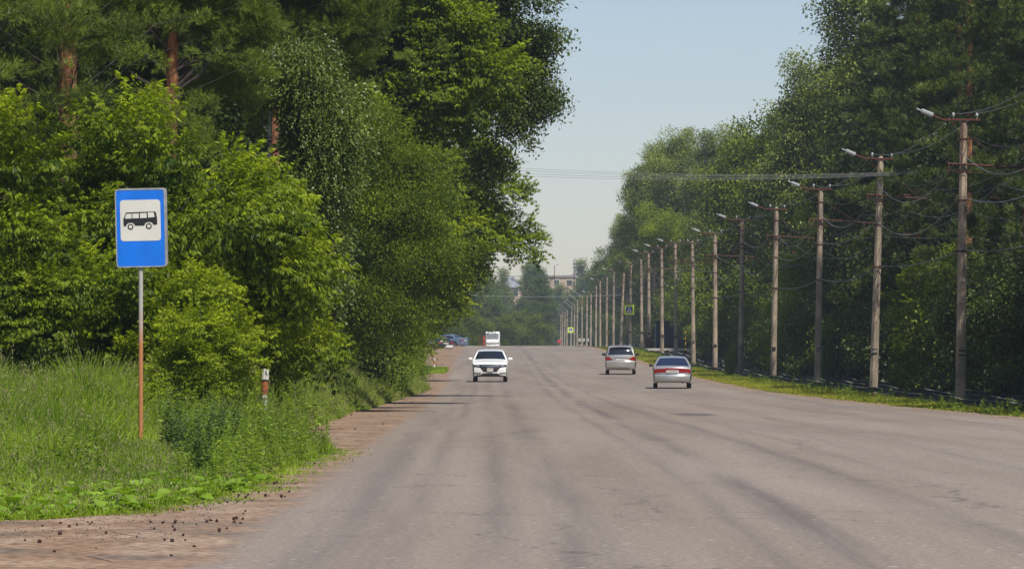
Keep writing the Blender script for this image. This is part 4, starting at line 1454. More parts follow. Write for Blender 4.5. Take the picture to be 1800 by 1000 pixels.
# -- white compact crossover, nose towards the camera
suv = empty('suv', (0, 0, 0), 0, 'white compact crossover driving towards the camera in the left lane', 'car')
c = Car([(2.12, .30), (2.14, .42), (2.15, .60), (2.12, .78), (2.02, .92), (1.75, 1.00), (1.35, 1.06), (1.05, 1.12), (.55, 1.44), (.25, 1.555), (-.5, 1.605), (-1.3, 1.57), (-1.75, 1.47), (-2.02, 1.15), (-2.13, .95), (-2.15, .55), (-2.08, .30)],
        .885, 1.02, .25, .24, (1.32, -1.29), .335)
c.body(M['carwhite'], suv)
uW0, uW1 = c.ufor_z(1.13, False), c.ufor_z(1.52, False)
c.patch('windshield', M['glass'], suv, uW0, uW1, -.90, .90, v0b=-.86, v1b=.86)
c.patch('rear_window', M['glass'], suv, c.ufor_z(1.45), c.ufor_z(1.12), -.8, .8)
c.side('side_window', M['glass'], suv, [(-.05, 1.06), (.80, 1.06), (.42, 1.40), (-.05, 1.47)])
c.side('side_window', M['glass'], suv, [(-1.35, 1.10), (-.12, 1.06), (-.12, 1.47), (-1.15, 1.44)])
c.side('sill_cladding', M['blackplastic'], suv, [(-.95, .25), (.95, .25), (.95, .40), (-.95, .40)])
# V shaped grille with swept headlights
c.quad('grille', M['blackplastic'], suv, [(-.32, .50), (.32, .50), (.62, .87), (-.62, .87)], 'front')
c.quad('grille_bar', M['chrome'], suv, [(-.40, .775), (.40, .775), (.44, .80), (-.44, .80)], 'front', off=.022)
c.quad('lower_grille_bar', M['chrome'], suv, [(-.30, .71), (.30, .71), (.31, .72), (-.31, .72)], 'front', off=.022)
em = MB(); em.box((-.032, 2.17, .785), (.016, .02, .09)); em.box((.032, 2.17, .785), (.016, .02, .09)); em.box((0, 2.17, .785), (.06, .02, .014))
em.build('emblem', M['chrome'], suv)
for sd in (-1, 1):
    c.quad('headlight', M['glass'], suv, [(sd * .45, .72), (sd * .84, .80), (sd * .85, .885), (sd * .50, .855)], 'front', off=.02)
    c.quad('headlight_lens', M['headlight'], suv, [(sd * .52, .77), (sd * .70, .80), (sd * .72, .85), (sd * .54, .83)], 'front', off=.03)
    c.quad('fog_light_slot', M['blackplastic'], suv, [(sd * .48, .40), (sd * .83, .43), (sd * .83, .475), (sd * .46, .45)], 'front', off=.014)
    c.quad('turn_light', M['headlight'], suv, [(sd * .56, .425), (sd * .66, .43), (sd * .66, .455), (sd * .56, .45)], 'front', off=.024)
c.quad('lower_intake', M['blackplastic'], suv, [(-.52, .33), (.52, .33), (.38, .43), (-.38, .43)], 'front', off=.014)
c.quad('bumper_skirt', M['blackplastic'], suv, [(-.80, .235), (.80, .235), (.80, .335), (-.80, .335)], 'front', off=.018)
pl = MB().box((0, 2.185, .60), (.30, .012, .17)).build('number_plate', M['signwhite'], suv)
pm_ = empty('characters', (0, 2.193, .60)); pm_.parent = pl
plate_marks(pm_, .3, [(.04, .05, (-.09, -.03, .03, .09)), (-.04, .05, (-.1, -.05, .03, .09))], M['tin'])
c.under(suv); c.add_wheels(suv, .21); c.mirrors(suv, .72, 1.12, M['carwhite'], (.24, .14, .17))
place(suv, 862, 205, PI)

# -- silver sedan seen from the rear
sed = empty('sedan', (0, 0, 0), 0, 'older silver sedan with wide red tail lights driving away nearest the right verge', 'car')
c = Car([(2.30, .25), (2.32, .45), (2.25, .62), (2.0, .74), (1.5, .83), (1.1, .90), (.55, 1.24), (.25, 1.37), (-.3, 1.40), (-.85, 1.34), (-1.2, 1.20), (-1.6, .985), (-1.75, .955), (-2.18, .95), (-2.26, .90), (-2.28, .70), (-2.30, .60), (-2.36, .55), (-2.36, .34), (-2.30, .27)],
        .86, .86, .26, .23, (1.40, -1.28), .31)
c.body(M['carsilver'], sed)
c.patch('rear_window', M['glassblue'], sed, c.ufor_z(1.315), c.ufor_z(.995), -.84, .84, v0b=-.9, v1b=.9)
c.patch('windshield', M['glass'], sed, c.ufor_z(.95, False), c.ufor_z(1.33, False), -.88, .88)
c.side('side_window', M['glass'], sed, [(-.1, .93), (.78, .93), (.42, 1.22), (-.1, 1.28)])
c.side('side_window', M['glass'], sed, [(-1.3, .95), (-.17, .93), (-.17, 1.28), (-.92, 1.22)])
for sd in (-1, 1):
    c.quad('tail_light', M['taillight'], sed, [(sd * .29, .70), (sd * .82, .70), (sd * .82, .865), (sd * .29, .865)], off=.014)
    c.quad('reverse_light', M['headlight'], sed, [(sd * .28, .665), (sd * .78, .665), (sd * .78, .71), (sd * .28, .71)], off=.012)
c.quad('light_bar', M['taillight'], sed, [(-.295, .80), (.295, .80), (.295, .885), (-.295, .885)], off=.012)
c.quad('bumper_strip', M['blackplastic'], sed, [(-.82, .385), (.82, .385), (.82, .40), (-.82, .40)], off=.006)
c.quad('bumper_skirt', M['blackplastic'], sed, [(-.78, .235), (.78, .235), (.80, .31), (-.80, .31)], off=.008)
pl = MB().box((0, -2.33, .735), (.52, .012, .115)).build('number_plate', M['signwhite'], sed)
pm_ = empty('characters', (0, -2.338, .735)); pm_.parent = pl
plate_marks(pm_, .5, [(0, .06, (-.21, -.14, -.08, -.02, .05, .10, .18))], M['blackplastic'])
MB().tube([(.45, -2.25, .25), (.45, -2.4, .25)], .03, 10).build('exhaust', M['rust'], sed)
c.under(sed); c.add_wheels(sed, .19); c.mirrors(sed, .68, .99, M['blackplastic'], (.17, .1, .12))
MB().box((0, -1.05, 1.05), (1.1, .12, .18), bev=.05).build('rear_headrest', M['cardark'], sed)
place(sed, 1181.5, 180, R(-2.0))

# -- silver minivan seen from the rear
van = empty('minivan', (0, 0, 0), 0, 'silver family minivan with slanted red tail lights driving away behind the sedan', 'car')
c = Car([(2.22, .28), (2.24, .5), (2.1, .74), (1.7, .92), (1.3, 1.02), (.9, 1.14), (.35, 1.50), (0, 1.62), (-.7, 1.65), (-1.6, 1.615), (-1.85, 1.57), (-2.02, 1.38), (-2.14, 1.10), (-2.17, .98), (-2.20, .80), (-2.28, .74), (-2.29, .45), (-2.22, .30)],
        .89, .98, .22, .24, (1.42, -1.35), .32)
c.body(M['carchamp'], van)
c.patch('rear_window', M['glass'], van, c.ufor_z(1.53), c.ufor_z(1.13), -.84, .84, v0b=-.9, v1b=.9)
c.patch('windshield', M['glass'], van, c.ufor_z(1.17, False), c.ufor_z(1.57, False), -.88, .88)
c.side('side_window', M['glass'], van, [(-.1, 1.06), (1.0, 1.08), (.35, 1.44), (-.1, 1.5)])
c.side('side_window', M['glass'], van, [(-1.15, 1.06), (-.17, 1.06), (-.17, 1.5), (-1.15, 1.5)])
c.side('side_window', M['glass'], van, [(-1.85, 1.12), (-1.22, 1.08), (-1.22, 1.5), (-1.72, 1.46)])
for sd in (-1, 1):
    c.quad('tail_light', M['taillight'], van, [(sd * .42, .845), (sd * .86, .83), (sd * .85, 1.06), (sd * .70, 1.04)], off=.014)
c.quad('spoiler_lip', M['chrome'], van, [(-.30, .955), (.30, .955), (.30, .975), (-.30, .975)], off=.02)
c.quad('plate_recess', M['blackplastic'], van, [(-.31, .925), (.31, .925), (.30, .952), (-.30, .952)], off=.012)
c.quad('bumper_crease', M['blackplastic'], van, [(-.75, .395), (.75, .395), (.75, .405), (-.75, .405)], off=.008)
c.quad('bumper_skirt', M['blackplastic'], van, [(-.80, .235), (.80, .235), (.82, .31), (-.82, .31)], off=.01)
pl = MB().box((0, -2.225, .86), (.52, .012, .115)).build('number_plate', M['signwhite'], van)
pm_ = empty('characters', (0, -2.233, .86)); pm_.parent = pl
plate_marks(pm_, .5, [(0, .05, (-.1, .0, .06, .14))], M['tin'])
MB().tube([(.0, -1.99, 1.16), (-.30, -2.0, 1.20)], .012, 6).build('rear_wiper', M['blackplastic'], van)
MB().tube([(.62, -2.15, .27), (.62, -2.32, .26)], .035, 10).build('exhaust', M['chrome'], van)
MB().box((0, -2.0, 1.635), (1.15, .22, .03), bev=.01).build('roof_spoiler', M['carchamp'], van)
c.under(van); c.add_wheels(van, .2); c.mirrors(van, .88, 1.13, M['blackplastic'], (.2, .12, .16))
place(van, 1091, 235, R(-1.6))


# -- parked cars on the left
def simple_car(name, label, mat, dark_tail=False):
    o = empty(name, (0, 0, 0), 0, label, 'car')
    c = Car([(2.30, .27), (2.32, .5), (2.2, .70), (1.5, .84), (1.05, .92), (.5, 1.28), (.2, 1.40), (-.5, 1.43), (-1.0, 1.36), (-1.65, 1.06), (-2.2, 1.02), (-2.28, .9), (-2.33, .55), (-2.28, .27)], .88, .9, .25, .22, (1.4, -1.33), .325)
    c.body(mat, o)
    c.patch('rear_window', M['glass'], o, c.ufor_z(1.34), c.ufor_z(1.07), -.84, .84)
    c.patch('windshield', M['glass'], o, c.ufor_z(.97, False), c.ufor_z(1.36, False), -.88, .88)
    c.side('side_window', M['glass'], o, [(-.1, .96), (.85, .96), (.40, 1.26), (-.1, 1.31)])
    c.side('side_window', M['glass'], o, [(-1.35, .99), (-.17, .96), (-.17, 1.31), (-.98, 1.25)])
    for sd in (-1, 1): c.quad('tail_light', M['taillight'], o, [(sd * .45, .76), (sd * .84, .76), (sd * .84, .93), (sd * .5, .93)], off=.014)
    MB().box((0, -2.33, .75), (.52, .02, .11)).build('number_plate', M['signwhite'], o)
    c.under(o); c.add_wheels(o, .2); c.mirrors(o, .7, 1.0, mat)
    return o, c


blue, _ = simple_car('parked_car', 'blue grey sedan parked askew on the left shoulder at the crest', M['carblue'])
place(blue, 786, 452, R(62)); blue.location.z = CAMZ - 9.4 * 452 / F
dk, c = simple_car('parked_car', 'dark sedan with a pale bumper parked under the left trees', M['cardark'])
c.quad('rear_bumper', M['carwhite'], dk, [(-.2, .33), (.82, .33), (.82, .58), (-.0, .58)], off=.02)
place(dk, 768, 405, R(24)); dk.location.z = CAMZ - 15.5 * 405 / F
# extra: a motor scooter shape is not visible enough to build; a light box stands by the blue car
Y = 470
o = empty('waste_bin', (at(820.5, Y), Y, CAMZ - 6.6 * Y / F), 0, 'small blue waste container standing beyond the parked blue car', 'bin')
MB().box((0, 0, .42), (.34, .34, .84), bev=.03).build('body', M['binblue'], o)
MB().box((0, 0, .87), (.38, .38, .07), bev=.02).build('lid', M['binblue'], o)
o = empty('crate', (at(814, Y), Y, CAMZ - 6.6 * Y / F), 0, 'grey box with a pale top left of the blue waste container', 'box')
MB().box((0, 0, .35), (.5, .4, .7), bev=.02).build('body', M['kioskblue'], o)
MB().box((0, 0, .8), (.55, .45, .18), bev=.05).build('top', M['carsilver'], o)

# -- distant white minibus with its lower part behind the crest
bus_ = empty('minibus', (0, 0, 0), 0, 'distant white boxy minibus half hidden behind the road crest', 'minibus')
bx = MB(); bx.box((0, -2.6, 1.7), (2.1, 5.2, 2.2), bev=.12); bx.box((0, .2, 1.05), (2.0, .9, .9), bev=.1); bx.box((0, .15, 1.9), (1.95, .5, 1.5), bev=.12); bx.build('body', M['carwhite'], bus_)
MB().box((0, .41, 2.12), (1.68, .03, .82), bev=.01).build('windshield', M['headlight'], bus_)
for sd in (-1, 1):
    MB().box((sd * 1.06, -1.0, 2.1), (.03, 1.4, .7)).build('side_window', M['glass'], bus_)
    MB().box((sd * .8, .66, 1.1), (.3, .03, .2), bev=.01).build('headlight', M['headlight'], bus_)
    MB().box((sd * .98, .66, 1.02), (.08, .04, .16)).build('indicator', M['taillight'], bus_)
    MB().box((sd * 1.22, .3, 2.0), (.14, .1, .42), bev=.03).build('mirror', M['blackplastic'], bus_)
MB().box((0, .67, 1.06), (1.2, .03, .12)).build('grille', M['blackplastic'], bus_)
MB().box((0, .7, .62), (2.0, .15, .3), bev=.03).build('bumper', M['carwhite'], bus_)
for sy in (-.3, -4.2):
    for sd in (-1, 1):
        MB().lathe([(.0, -.1), (.36, -.1), (.4, -.07), (.4, .07), (.36, .1), (0, .1)], 'x', 20, c=(sd * .88, sy, .4)).build('wheel', M['tyre'], bus_)
bus_.location = (at(866, 600), 600, zt(583, 600) - 2.78); bus_.rotation_euler = (0, 0, PI)
Y = 640
for k, (p_, w_) in enumerate(((843, .55), (852, .5))):
    o = MB(); o.box((0, 0, .7), (w_, .4, 1.4), bev=.08); o.box((0, 0, 1.5), (w_ * .7, .3, .3), bev=.08)
    o = o.build('roadside_stand', M['redpaint']); o.location = (at(p_, Y) - .1, Y, zt(607, Y) - .1); tag(o, ['tall red stand left of the distant minibus', 'red stand touching the left side of the distant minibus'][k], 'stand', 'red stands beyond the crest')
o = MB(); o.box((0, 0, .4), (.8, .3, .8), bev=.05); o.box((0, 0, -.6), (.08, .08, 1.4)); o = o.build('red_board', M['redpaint']); o.location = (at(983, 930), 930, zt(603, 930)); tag(o, 'small red board at the foot of the farthest poles', 'board')


# ============================================================ far buildings
def block(px0, px1, py_top, Y, depth, floors, mat, label, roof='hip', ground=-3.0):
    x0, x1 = at(px0, Y), at(px1, Y); zt_ = zt(py_top, Y); zb = CAMZ - 3.4
    o = empty('apartment_block', ((x0 + x1) / 2, Y, zb), 0, label, 'building')
    w, h = x1 - x0, zt_ - zb
    MB().box((0, depth / 2, h / 2), (w, depth, h)).build('wall', mat, o)
    if roof == 'hip':
        r = MB(); e = .5; rh = 2.6
        r.add([(-w / 2 - e, -e, h), (w / 2 + e, -e, h), (w / 2 + e, depth + e, h), (-w / 2 - e, depth + e, h), (-w / 2 + 4, depth / 2, h + rh), (w / 2 - 4, depth / 2, h + rh)],
              [(0, 1, 5, 4), (1, 2, 5), (2, 3, 4, 5), (3, 0, 4), (0, 3, 2, 1)])
        r.build('roof', M['roofgrey'], o)
    else:
        MB().box((0, depth / 2, h + .25), (w + .6, depth + .6, .5)).build('roof', M['slab'], o)
    n = max(2, int(w / 3.2)); fh = h / floors
    for f in range(floors):
        for k in range(n):
            x = -w / 2 + w * (k + .5) / n
            wd = MB().box((x, -.03, f * fh + fh * .58), (1.6, .1, 1.6)).build('window', M['cream'] if mat is M['pink'] else M['white'], o)
            MB().box((x, -.10, f * fh + fh * .58), (1.3, .04, 1.3)).build('pane', M['winglass'], wd)
    return o


block(872, 917, 505, 960, 14, 5, M['pink'], 'pink plaster apartment block with a grey hipped roof behind the far trees')
block(945, 1012, 487, 1060, 14, 6, M['pink'], 'long flat roofed pink apartment block above the far treetops on the right', 'flat')
block(828, 846, 470, 1040, 12, 6, M['cream'], 'narrow cream block glimpsed behind the leftmost far trees', 'flat')
Y = 1050
o = MB(); o.tube([(0, 0, 0), (0, 0, 26)], .14, 6); o.tube([(-.8, 0, 24), (.8, 0, 24)], .05, 4); o = o.build('antenna_mast', M['wiredark'])
o.location = (at(1009, Y), Y, zt(457, Y) - 26); tag(o, 'thin antenna mast standing above the far treetops', 'antenna mast')
o = MB(); o.tube([(0, 0, 0), (0, 0, 5), (1.1, 0, 5.2)], .09, 5); o = o.build('roof_antenna', M['wiredark'])
o.location = (at(975, Y), Y + 8, zt(466, Y) - 5); tag(o, 'short bent antenna on the flat pink block', 'antenna')
# ============================================================ vegetation
K = {}
K['elder1'] = tree_kind('box elder', 21, 5.6, .10, ell(5.2, 2.5, .6, 7, 1), 105, (.16, .40), 2100, T_ELDER, 'elder', limbs=60, flat=.55, inner=.08, outer=1.28)
K['elder2'] = tree_kind('box elder', 22, 5.2, .09, ell(4.8, 2.2, .4, 6, 2), 95, (.16, .40), 1800, T_ELDER, 'elder', limbs=54, flat=.55, inner=.08, outer=1.28)
K['birch'] = tree_kind('birch', 23, 10, .12, ell(10.5, 1.9, 1.2, 9, 3), 170, (.35, .7), 3600, T_BIRCH, 'birch', bark='birchbark', limbs=26, flat=1.2)
K['pine1'] = pine_kind('pine', 24, 17, 5.0, 3.6, 5200, T_PINE, 'pine')
K['pine2'] = pine_kind('pine', 25, 16, 6.0, 3.1, 4600, T_PINE, 'pine', r0=.21)
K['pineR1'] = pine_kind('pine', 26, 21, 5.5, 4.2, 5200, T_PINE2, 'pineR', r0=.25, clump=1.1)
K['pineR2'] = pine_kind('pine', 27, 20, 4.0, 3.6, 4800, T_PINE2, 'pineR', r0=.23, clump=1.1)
K['fine'] = tree_kind('willow', 28, 8.5, .13, ell(9.5, 2.9, .5, 8, 5), 190, (.4, .8), 4200, T_SMALL, 'fine', limbs=30)
K['broad1'] = tree_kind('elm', 29, 13, .2, ell(14.5, 4.0, 1.0, 9, 6), 220, (.5, 1.1), 4600, T_MID, 'broad', limbs=34)
K['broad2'] = tree_kind('elm', 30, 12, .2, ell(13, 3.6, .8, 8, 7), 200, (.5, 1.0), 4200, T_MID, 'broad', limbs=30)
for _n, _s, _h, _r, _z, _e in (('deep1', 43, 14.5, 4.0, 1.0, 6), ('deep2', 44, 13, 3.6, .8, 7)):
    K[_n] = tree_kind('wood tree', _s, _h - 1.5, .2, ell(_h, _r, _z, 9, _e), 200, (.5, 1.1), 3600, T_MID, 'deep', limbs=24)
K['poplar1'] = tree_kind('poplar', 31, 20, .24, ell(22, 3.3, 2.5, 12, 8, .35), 240, (.45, 1.0), 4800, T_MID, 'poplar', limbs=44, flat=1.25, inner=.15)
K['poplar2'] = tree_kind('poplar', 32, 18, .22, ell(19.5, 2.8, 2.0, 11, 9, .35), 210, (.45, .95), 4200, T_MID, 'poplar', limbs=40, flat=1.25, inner=.15)
K['poplarH'] = tree_kind('poplar', 41, 20, .22, ell(22, 3.6, 11.5, 8, 18, .35), 170, (.45, 1.0), 3600, T_MID, 'poplar', limbs=36, flat=1.25, inner=.15)
K['shrub'] = tree_kind('shrub', 33, 1.6, .03, ell(2.2, 1.3, .1, 4, 10), 50, (.25, .5), 1100, T_SMALL, 'weed', limbs=14)
K['shrub2'] = tree_kind('shrub', 34, 2.2, .04, ell(3.0, 1.6, .1, 4, 11), 60, (.3, .6), 1100, T_BROAD, 'broad', limbs=14)
K['shrubD'] = tree_kind('shrub', 42, 2.6, .04, ell(3.4, 1.9, .1, 5, 19), 60, (.3, .6), 1300, T_BROAD, 'dark', limbs=12)  # undergrowth shade put into the colour by using the dark leaves
K['far1'] = tree_kind('far tree', 35, 14, .2, ell(17, 4.6, .5, 8, 12), 150, (.7, 1.4), 2000, T_FAR, 'far', limbs=16)
K['far2'] = tree_kind('far tree', 36, 16, .2, ell(20, 3.8, .5, 9, 13), 150, (.6, 1.3), 2000, T_FAR, 'far', limbs=16)
K['far3'] = tree_kind('far poplar', 37, 18, .2, ell(22, 2.6, 1, 10, 14, .35), 120, (.6, 1.1), 1700, T_FAR, 'poplar', limbs=16, flat=1.3)
g_ = G(38)
sp_b = [(0, 0, z, (18 - z) * .19 + .2, (18 - z) * .19 + .2, .7) for z in np.arange(1.5, 18, 1.0)]
K['spruce'] = tree_kind('spruce', 39, 18, .2, sp_b, 160, (.4, .8), 1800, T_FAR, 'spruce', bark='bark', limbs=0, flat=.5, scale=(.5, .8))

# ---------------- crowns with a shape of their own along the left road edge
def custom(name, Y, bx, lobes, h, r0, tpls, mat, n_sub, rr, n_spray, label, seed, bark='bark', thick=1.0, cat='tree', limbs=36, **kw):
    X0 = at(bx, Y); z0 = float(gnz(X0, Y)); s = Y / F
    g = G(seed); bl = []
    for (px_, py_, rp, dy) in lobes:
        r = rp * s
        bl.append((at(px_, Y) - X0, dy, zt(py_, Y) - z0, r, r * thick, r))
    k = tree_kind(name, seed, h, r0, bl, n_sub, rr, n_spray, tpls, mat, bark=bark, limbs=limbs, **kw)
    return plant_tree(k, X0, Y, 1, name, label, cat, None, rz=0)


custom('elm_tree', 128, 520, [(905, 40, 66, 0), (946, 66, 34, .5), (925, 120, 36, .3), (860, -40, 80, 0), (895, 150, 62, 0), (950, 182, 42, .2), (915, 215, 42, 0), (910, 165, 60, .3), (860, 215, 48, .8), (820, 130, 90, 1), (760, 40, 110, 1.5), (770, -110, 130, 1), (660, -60, 120, 1), (870, 285, 26, 1.2), (640, 100, 110, 2)],
       14, .3, T_BROAD, 'dark', 280, (.35, .75), 9500, 'tall dark leaved elm whose boughs reach farthest out over the road', 51, limbs=70, flat=.75)
custom('box_elder', 118, 560, [(700, 70, 85, 0), (780, 110, 70, -.5), (830, 95, 48, -.8), (860, 140, 30, -1), (640, 120, 70, 0), (740, 190, 62, 0), (690, -30, 90, 0), (790, 20, 60, 0), (600, 40, 70, 0), (820, 190, 34, -.5)],
       11, .2, T_ELDER, 'elder', 250, (.22, .55), 4600, 'bright green box elder hanging in front of the dark elm', 52, limbs=60)
custom('box_elder', 152, 640, [(800, 300, 70, 0), (860, 340, 42, 0), (845, 420, 48, 0), (888, 385, 26, 0), (905, 415, 22, -.3), (770, 380, 80, 0), (780, 470, 58, 0), (730, 300, 80, .5), (715, 545, 50, 0), (700, 420, 90, 1), (835, 270, 30, 0), (920, 430, 10, -.3)],
       9, .2, T_ELDER, 'elder', 250, (.24, .6), 5200, 'light green box elder bending over the left lane below the elm', 53, limbs=60)
custom('willow', 112, 490, [(640, 260, 70, 0), (700, 290, 70, 0), (740, 350, 60, 0), (640, 360, 90, 0), (700, 430, 90, 0), (600, 470, 90, 0), (760, 460, 55, 0), (660, 540, 90, 0), (715, 565, 45, 0), (560, 560, 70, 0), (600, 590, 40, 0), (690, 585, 40, 0)],
       6.5, .16, T_SMALL, 'fine', 260, (.3, .65), 7000, 'broad fine leaved willow filling the gap between birch and road', 54, limbs=50)
custom('birch', 86, 480, [(560, 190, 42, 0), (575, 260, 40, 0), (560, 330, 44, 0), (545, 410, 40, 0), (560, 480, 36, 0), (530, 130, 46, 0), (600, 210, 26, 0), (540, 540, 30, 0)],
       8, .11, T_BIRCH, 'birch', 150, (.22, .42), 3600, 'hanging birch with small glossy leaves beside the left pines', 55, bark='birchbark', limbs=26, flat=1.4)
custom('box_elder', 205, 700, [(800, 420, 60, 0), (840, 380, 40, 0), (785, 495, 44, 0), (825, 460, 34, 0), (750, 545, 36, 0), (740, 400, 70, 0), (800, 525, 22, 0), (720, 520, 60, 0)],
       11, .2, T_MID, 'elder', 170, (.4, .9), 3000, 'yellow green tree leaning to the road behind the bending box elder', 56, limbs=40)

g_p = lambda L: [(x, y, r, d) for (x, y, r, d) in L]
custom('pine_tree', 80, 300, [(190, 55, 46, 0), (235, 15, 44, -.3), (330, 20, 60, 0), (275, 60, 40, .3), (430, 25, 60, 0), (395, 70, 40, .6), (345, 205, 24, 0), (120, 20, 46, -.3), (300, 150, 34, 1.2), (380, 150, 40, 1.3), (250, 130, 34, 1.2), (420, 130, 40, 1.4), (240, -60, 80, 0), (380, -70, 80, 0)],
       16, .2, T_PINE, 'pine', 190, (.2, .42), 5200, 'pine with low brushes of needles above the bus stop sign', 61, bark='pinebark', limbs=50, flat=.55, up=.6)
custom('pine_tree', 92, 478, [(520, 50, 56, 0), (575, 110, 52, 0), (625, 80, 46, 0), (650, 30, 50, 0), (500, 150, 36, .3), (560, 160, 34, 0), (470, 30, 50, 0), (600, 20, 60, 0), (450, 200, 30, .8), (440, 90, 40, 1), (520, 200, 24, .5), (560, -60, 80, 0), (480, -60, 70, 0)],
       16, .16, T_PINE, 'pine', 190, (.2, .42), 5600, 'pine with feathery boughs and a short glimpse of orange trunk', 62, bark='pinebark', limbs=50, flat=.55, up=.6)
# ---------------- left wood
ge = 'leafy bushes behind the bus stop sign'
plant_tree(K['elder1'], at(-30, 66), 66, .90, 'box_elder', 'box elder bush at the left edge of the wood', group=ge)
plant_tree(K['elder2'], at(110, 64.5), 64.5, .66, 'box_elder', 'low box elder bush to the left of the bus stop sign', group=ge)
plant_tree(K['elder1'], at(262, 67), 67, .95, 'box_elder', 'tallest box elder bush rising right behind the bus stop sign', group=ge, rz=2.1)
plant_tree(K['elder2'], at(392, 69), 69, .90, 'box_elder', 'yellow tipped box elder bush to the right of the bus stop sign', group=ge, rz=.6)
plant_tree(K['elder2'], at(352, 62.5), 62.5, .42, 'box_elder', 'low leafy seedling clump in the grass left of the peeling post', group=ge)
plant_tree(K['elder2'], at(318, 64.5), 64.5, .55, 'box_elder', 'small box elder bush in front of the taller ones right of the sign', group=ge)
plant_tree(K['elder2'], at(430, 82), 82, .85, 'box_elder', 'box elder bush in the gap left of the hanging birch', group=ge)
plant_tree(K['pine1'], at(115, 76), 76, 1.0, 'pine_tree', 'pine with a thick dark trunk above the bushes', rz=.4).children[0].scale = (1.15, 1.15, 1)
_p = plant_tree(K['pine2'], at(-12, 66), 66, .9, 'pine_tree', 'pine with a red trunk at the left edge', rz=2)
bpy.data.objects.remove([q for q in _p.children if q.name.startswith('branches')][0])
plant_tree(K['pine2'], at(76, 92), 92, 1.0, 'pine_tree', 'pine with flaking orange bark behind the thick dark one', rz=3)
plant_tree(K['pine1'], at(380, 98), 98, 1, 'pine_tree', 'pine in deep shade behind the low needle brushes', rz=4.4)
plant_tree(K['pine2'], at(535, 112), 112, .98, 'pine_tree', 'pine half hidden between the birch and the bright box elder', rz=5)
plant_tree(K['birch'], at(30, 80), 80, .8, 'birch', 'thin birch among the pines at the left edge')
gl = 'trees of the dark left wood'
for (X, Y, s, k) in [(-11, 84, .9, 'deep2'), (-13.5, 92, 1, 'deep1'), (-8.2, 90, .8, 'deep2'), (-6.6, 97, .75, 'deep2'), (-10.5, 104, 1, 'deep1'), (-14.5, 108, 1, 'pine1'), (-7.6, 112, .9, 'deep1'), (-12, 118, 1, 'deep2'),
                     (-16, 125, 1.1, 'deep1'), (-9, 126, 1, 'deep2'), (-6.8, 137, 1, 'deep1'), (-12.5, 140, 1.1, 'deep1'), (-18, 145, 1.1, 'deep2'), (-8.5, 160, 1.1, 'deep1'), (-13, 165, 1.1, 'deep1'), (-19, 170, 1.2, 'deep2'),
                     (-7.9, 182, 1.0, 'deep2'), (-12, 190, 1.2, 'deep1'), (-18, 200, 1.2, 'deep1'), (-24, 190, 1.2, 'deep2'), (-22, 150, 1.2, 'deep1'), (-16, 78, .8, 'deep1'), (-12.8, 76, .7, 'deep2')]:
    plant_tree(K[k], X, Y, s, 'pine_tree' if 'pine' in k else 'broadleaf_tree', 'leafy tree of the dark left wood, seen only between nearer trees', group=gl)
ord3 = ['nearest', 'second', 'third', 'fourth', 'fifth', 'sixth', 'seventh', 'eighth', 'ninth', 'tenth', 'eleventh', 'twelfth', 'thirteenth', 'fourteenth']
LT = [(-9.2, 215, 1.0, 'broad1'), (-9.3, 240, 1.05, 'broad2'), (-9.0, 268, 1.0, 'broad1'), (-10.5, 295, 1.1, 'broad2'), (-10.2, 325, 1.0, 'broad1'), (-11, 355, 1.05, 'broad2'), (-12.0, 390, 1, 'broad1'), (-13, 425, 1.0, 'broad2'), (-11.2, 480, .9, 'broad2'), (-8.8, 520, .85, 'broad1'), (-8.5, 560, .9, 'broad2')]
for i, (X, Y, s, k) in enumerate(LT):
    plant_tree(K[k], X, Y, s, 'broadleaf_tree', '%s of the leafy trees lining the left shoulder beyond the bending box elder' % ord3[i], group='trees along the left shoulder')
for (X, Y, s, k) in [(-15, 230, 1.2, 'broad1'), (-15.5, 260, 1.2, 'broad2'), (-17, 300, 1.2, 'broad1'), (-17, 340, 1.2, 'broad1'), (-18, 380, 1.2, 'broad2'), (-19, 430, 1.2, 'broad1')]:
    plant_tree(K[k], X, Y, s, 'broadleaf_tree', 'leafy tree of the dark left wood, seen only between nearer trees', group=gl)
# shrubs at the foot of the left wood
SH = [(at(657, 150), 150, .9, 'shrub', 'dark rounded shrub at the far end of the tall left grass'), (at(697, 178), 178, 1.0, 'shrub', 'shrub at the bend of the left verge'), (at(677, 166), 166, .8, 'shrub2', 'bushy shrub beside the thin grey rod'),
      
      (at(690, 215), 215, .9, 'shrub2', 'shrub behind the red and white post'), (at(686, 255), 255, 1.2, 'shrub2', 'larger shrub in front of the dark parked car'),
      (at(695, 300), 300, 1.3, 'shrub2', 'shrub left of the dark parked car'), (at(712, 345), 345, 1.2, 'shrub2', 'shrub right in front of the dark parked car'), (at(642, 145), 145, 1.2, 'shrub2', 'tall shrub behind the dark rounded one'), (at(682, 195), 195, 1.5, 'shrub2', 'large shrub at the wood edge past the rod'),
      (at(768, 480), 480, 1.6, 'shrub2', 'shrub behind the blue grey parked sedan'), (at(800, 540), 540, 1.7, 'shrub2', 'yellow green shrub beyond the blue waste container'), (at(826, 560), 560, 1.5, 'shrub2', 'bright shrub left of the red stands'),
      (at(888, 640), 640, 1.6, 'shrub2', 'shrub right of the distant minibus'), (at(905, 660), 660, 1.9, 'shrub2', 'shrub below the pink apartment block'), (at(935, 650), 650, 1.7, 'shrub2', 'low shrub at the end of the road')]
for (X, Y, s, k, lab) in SH: plant_tree(K[k], X, Y, s, 'shrub', lab, 'shrub')

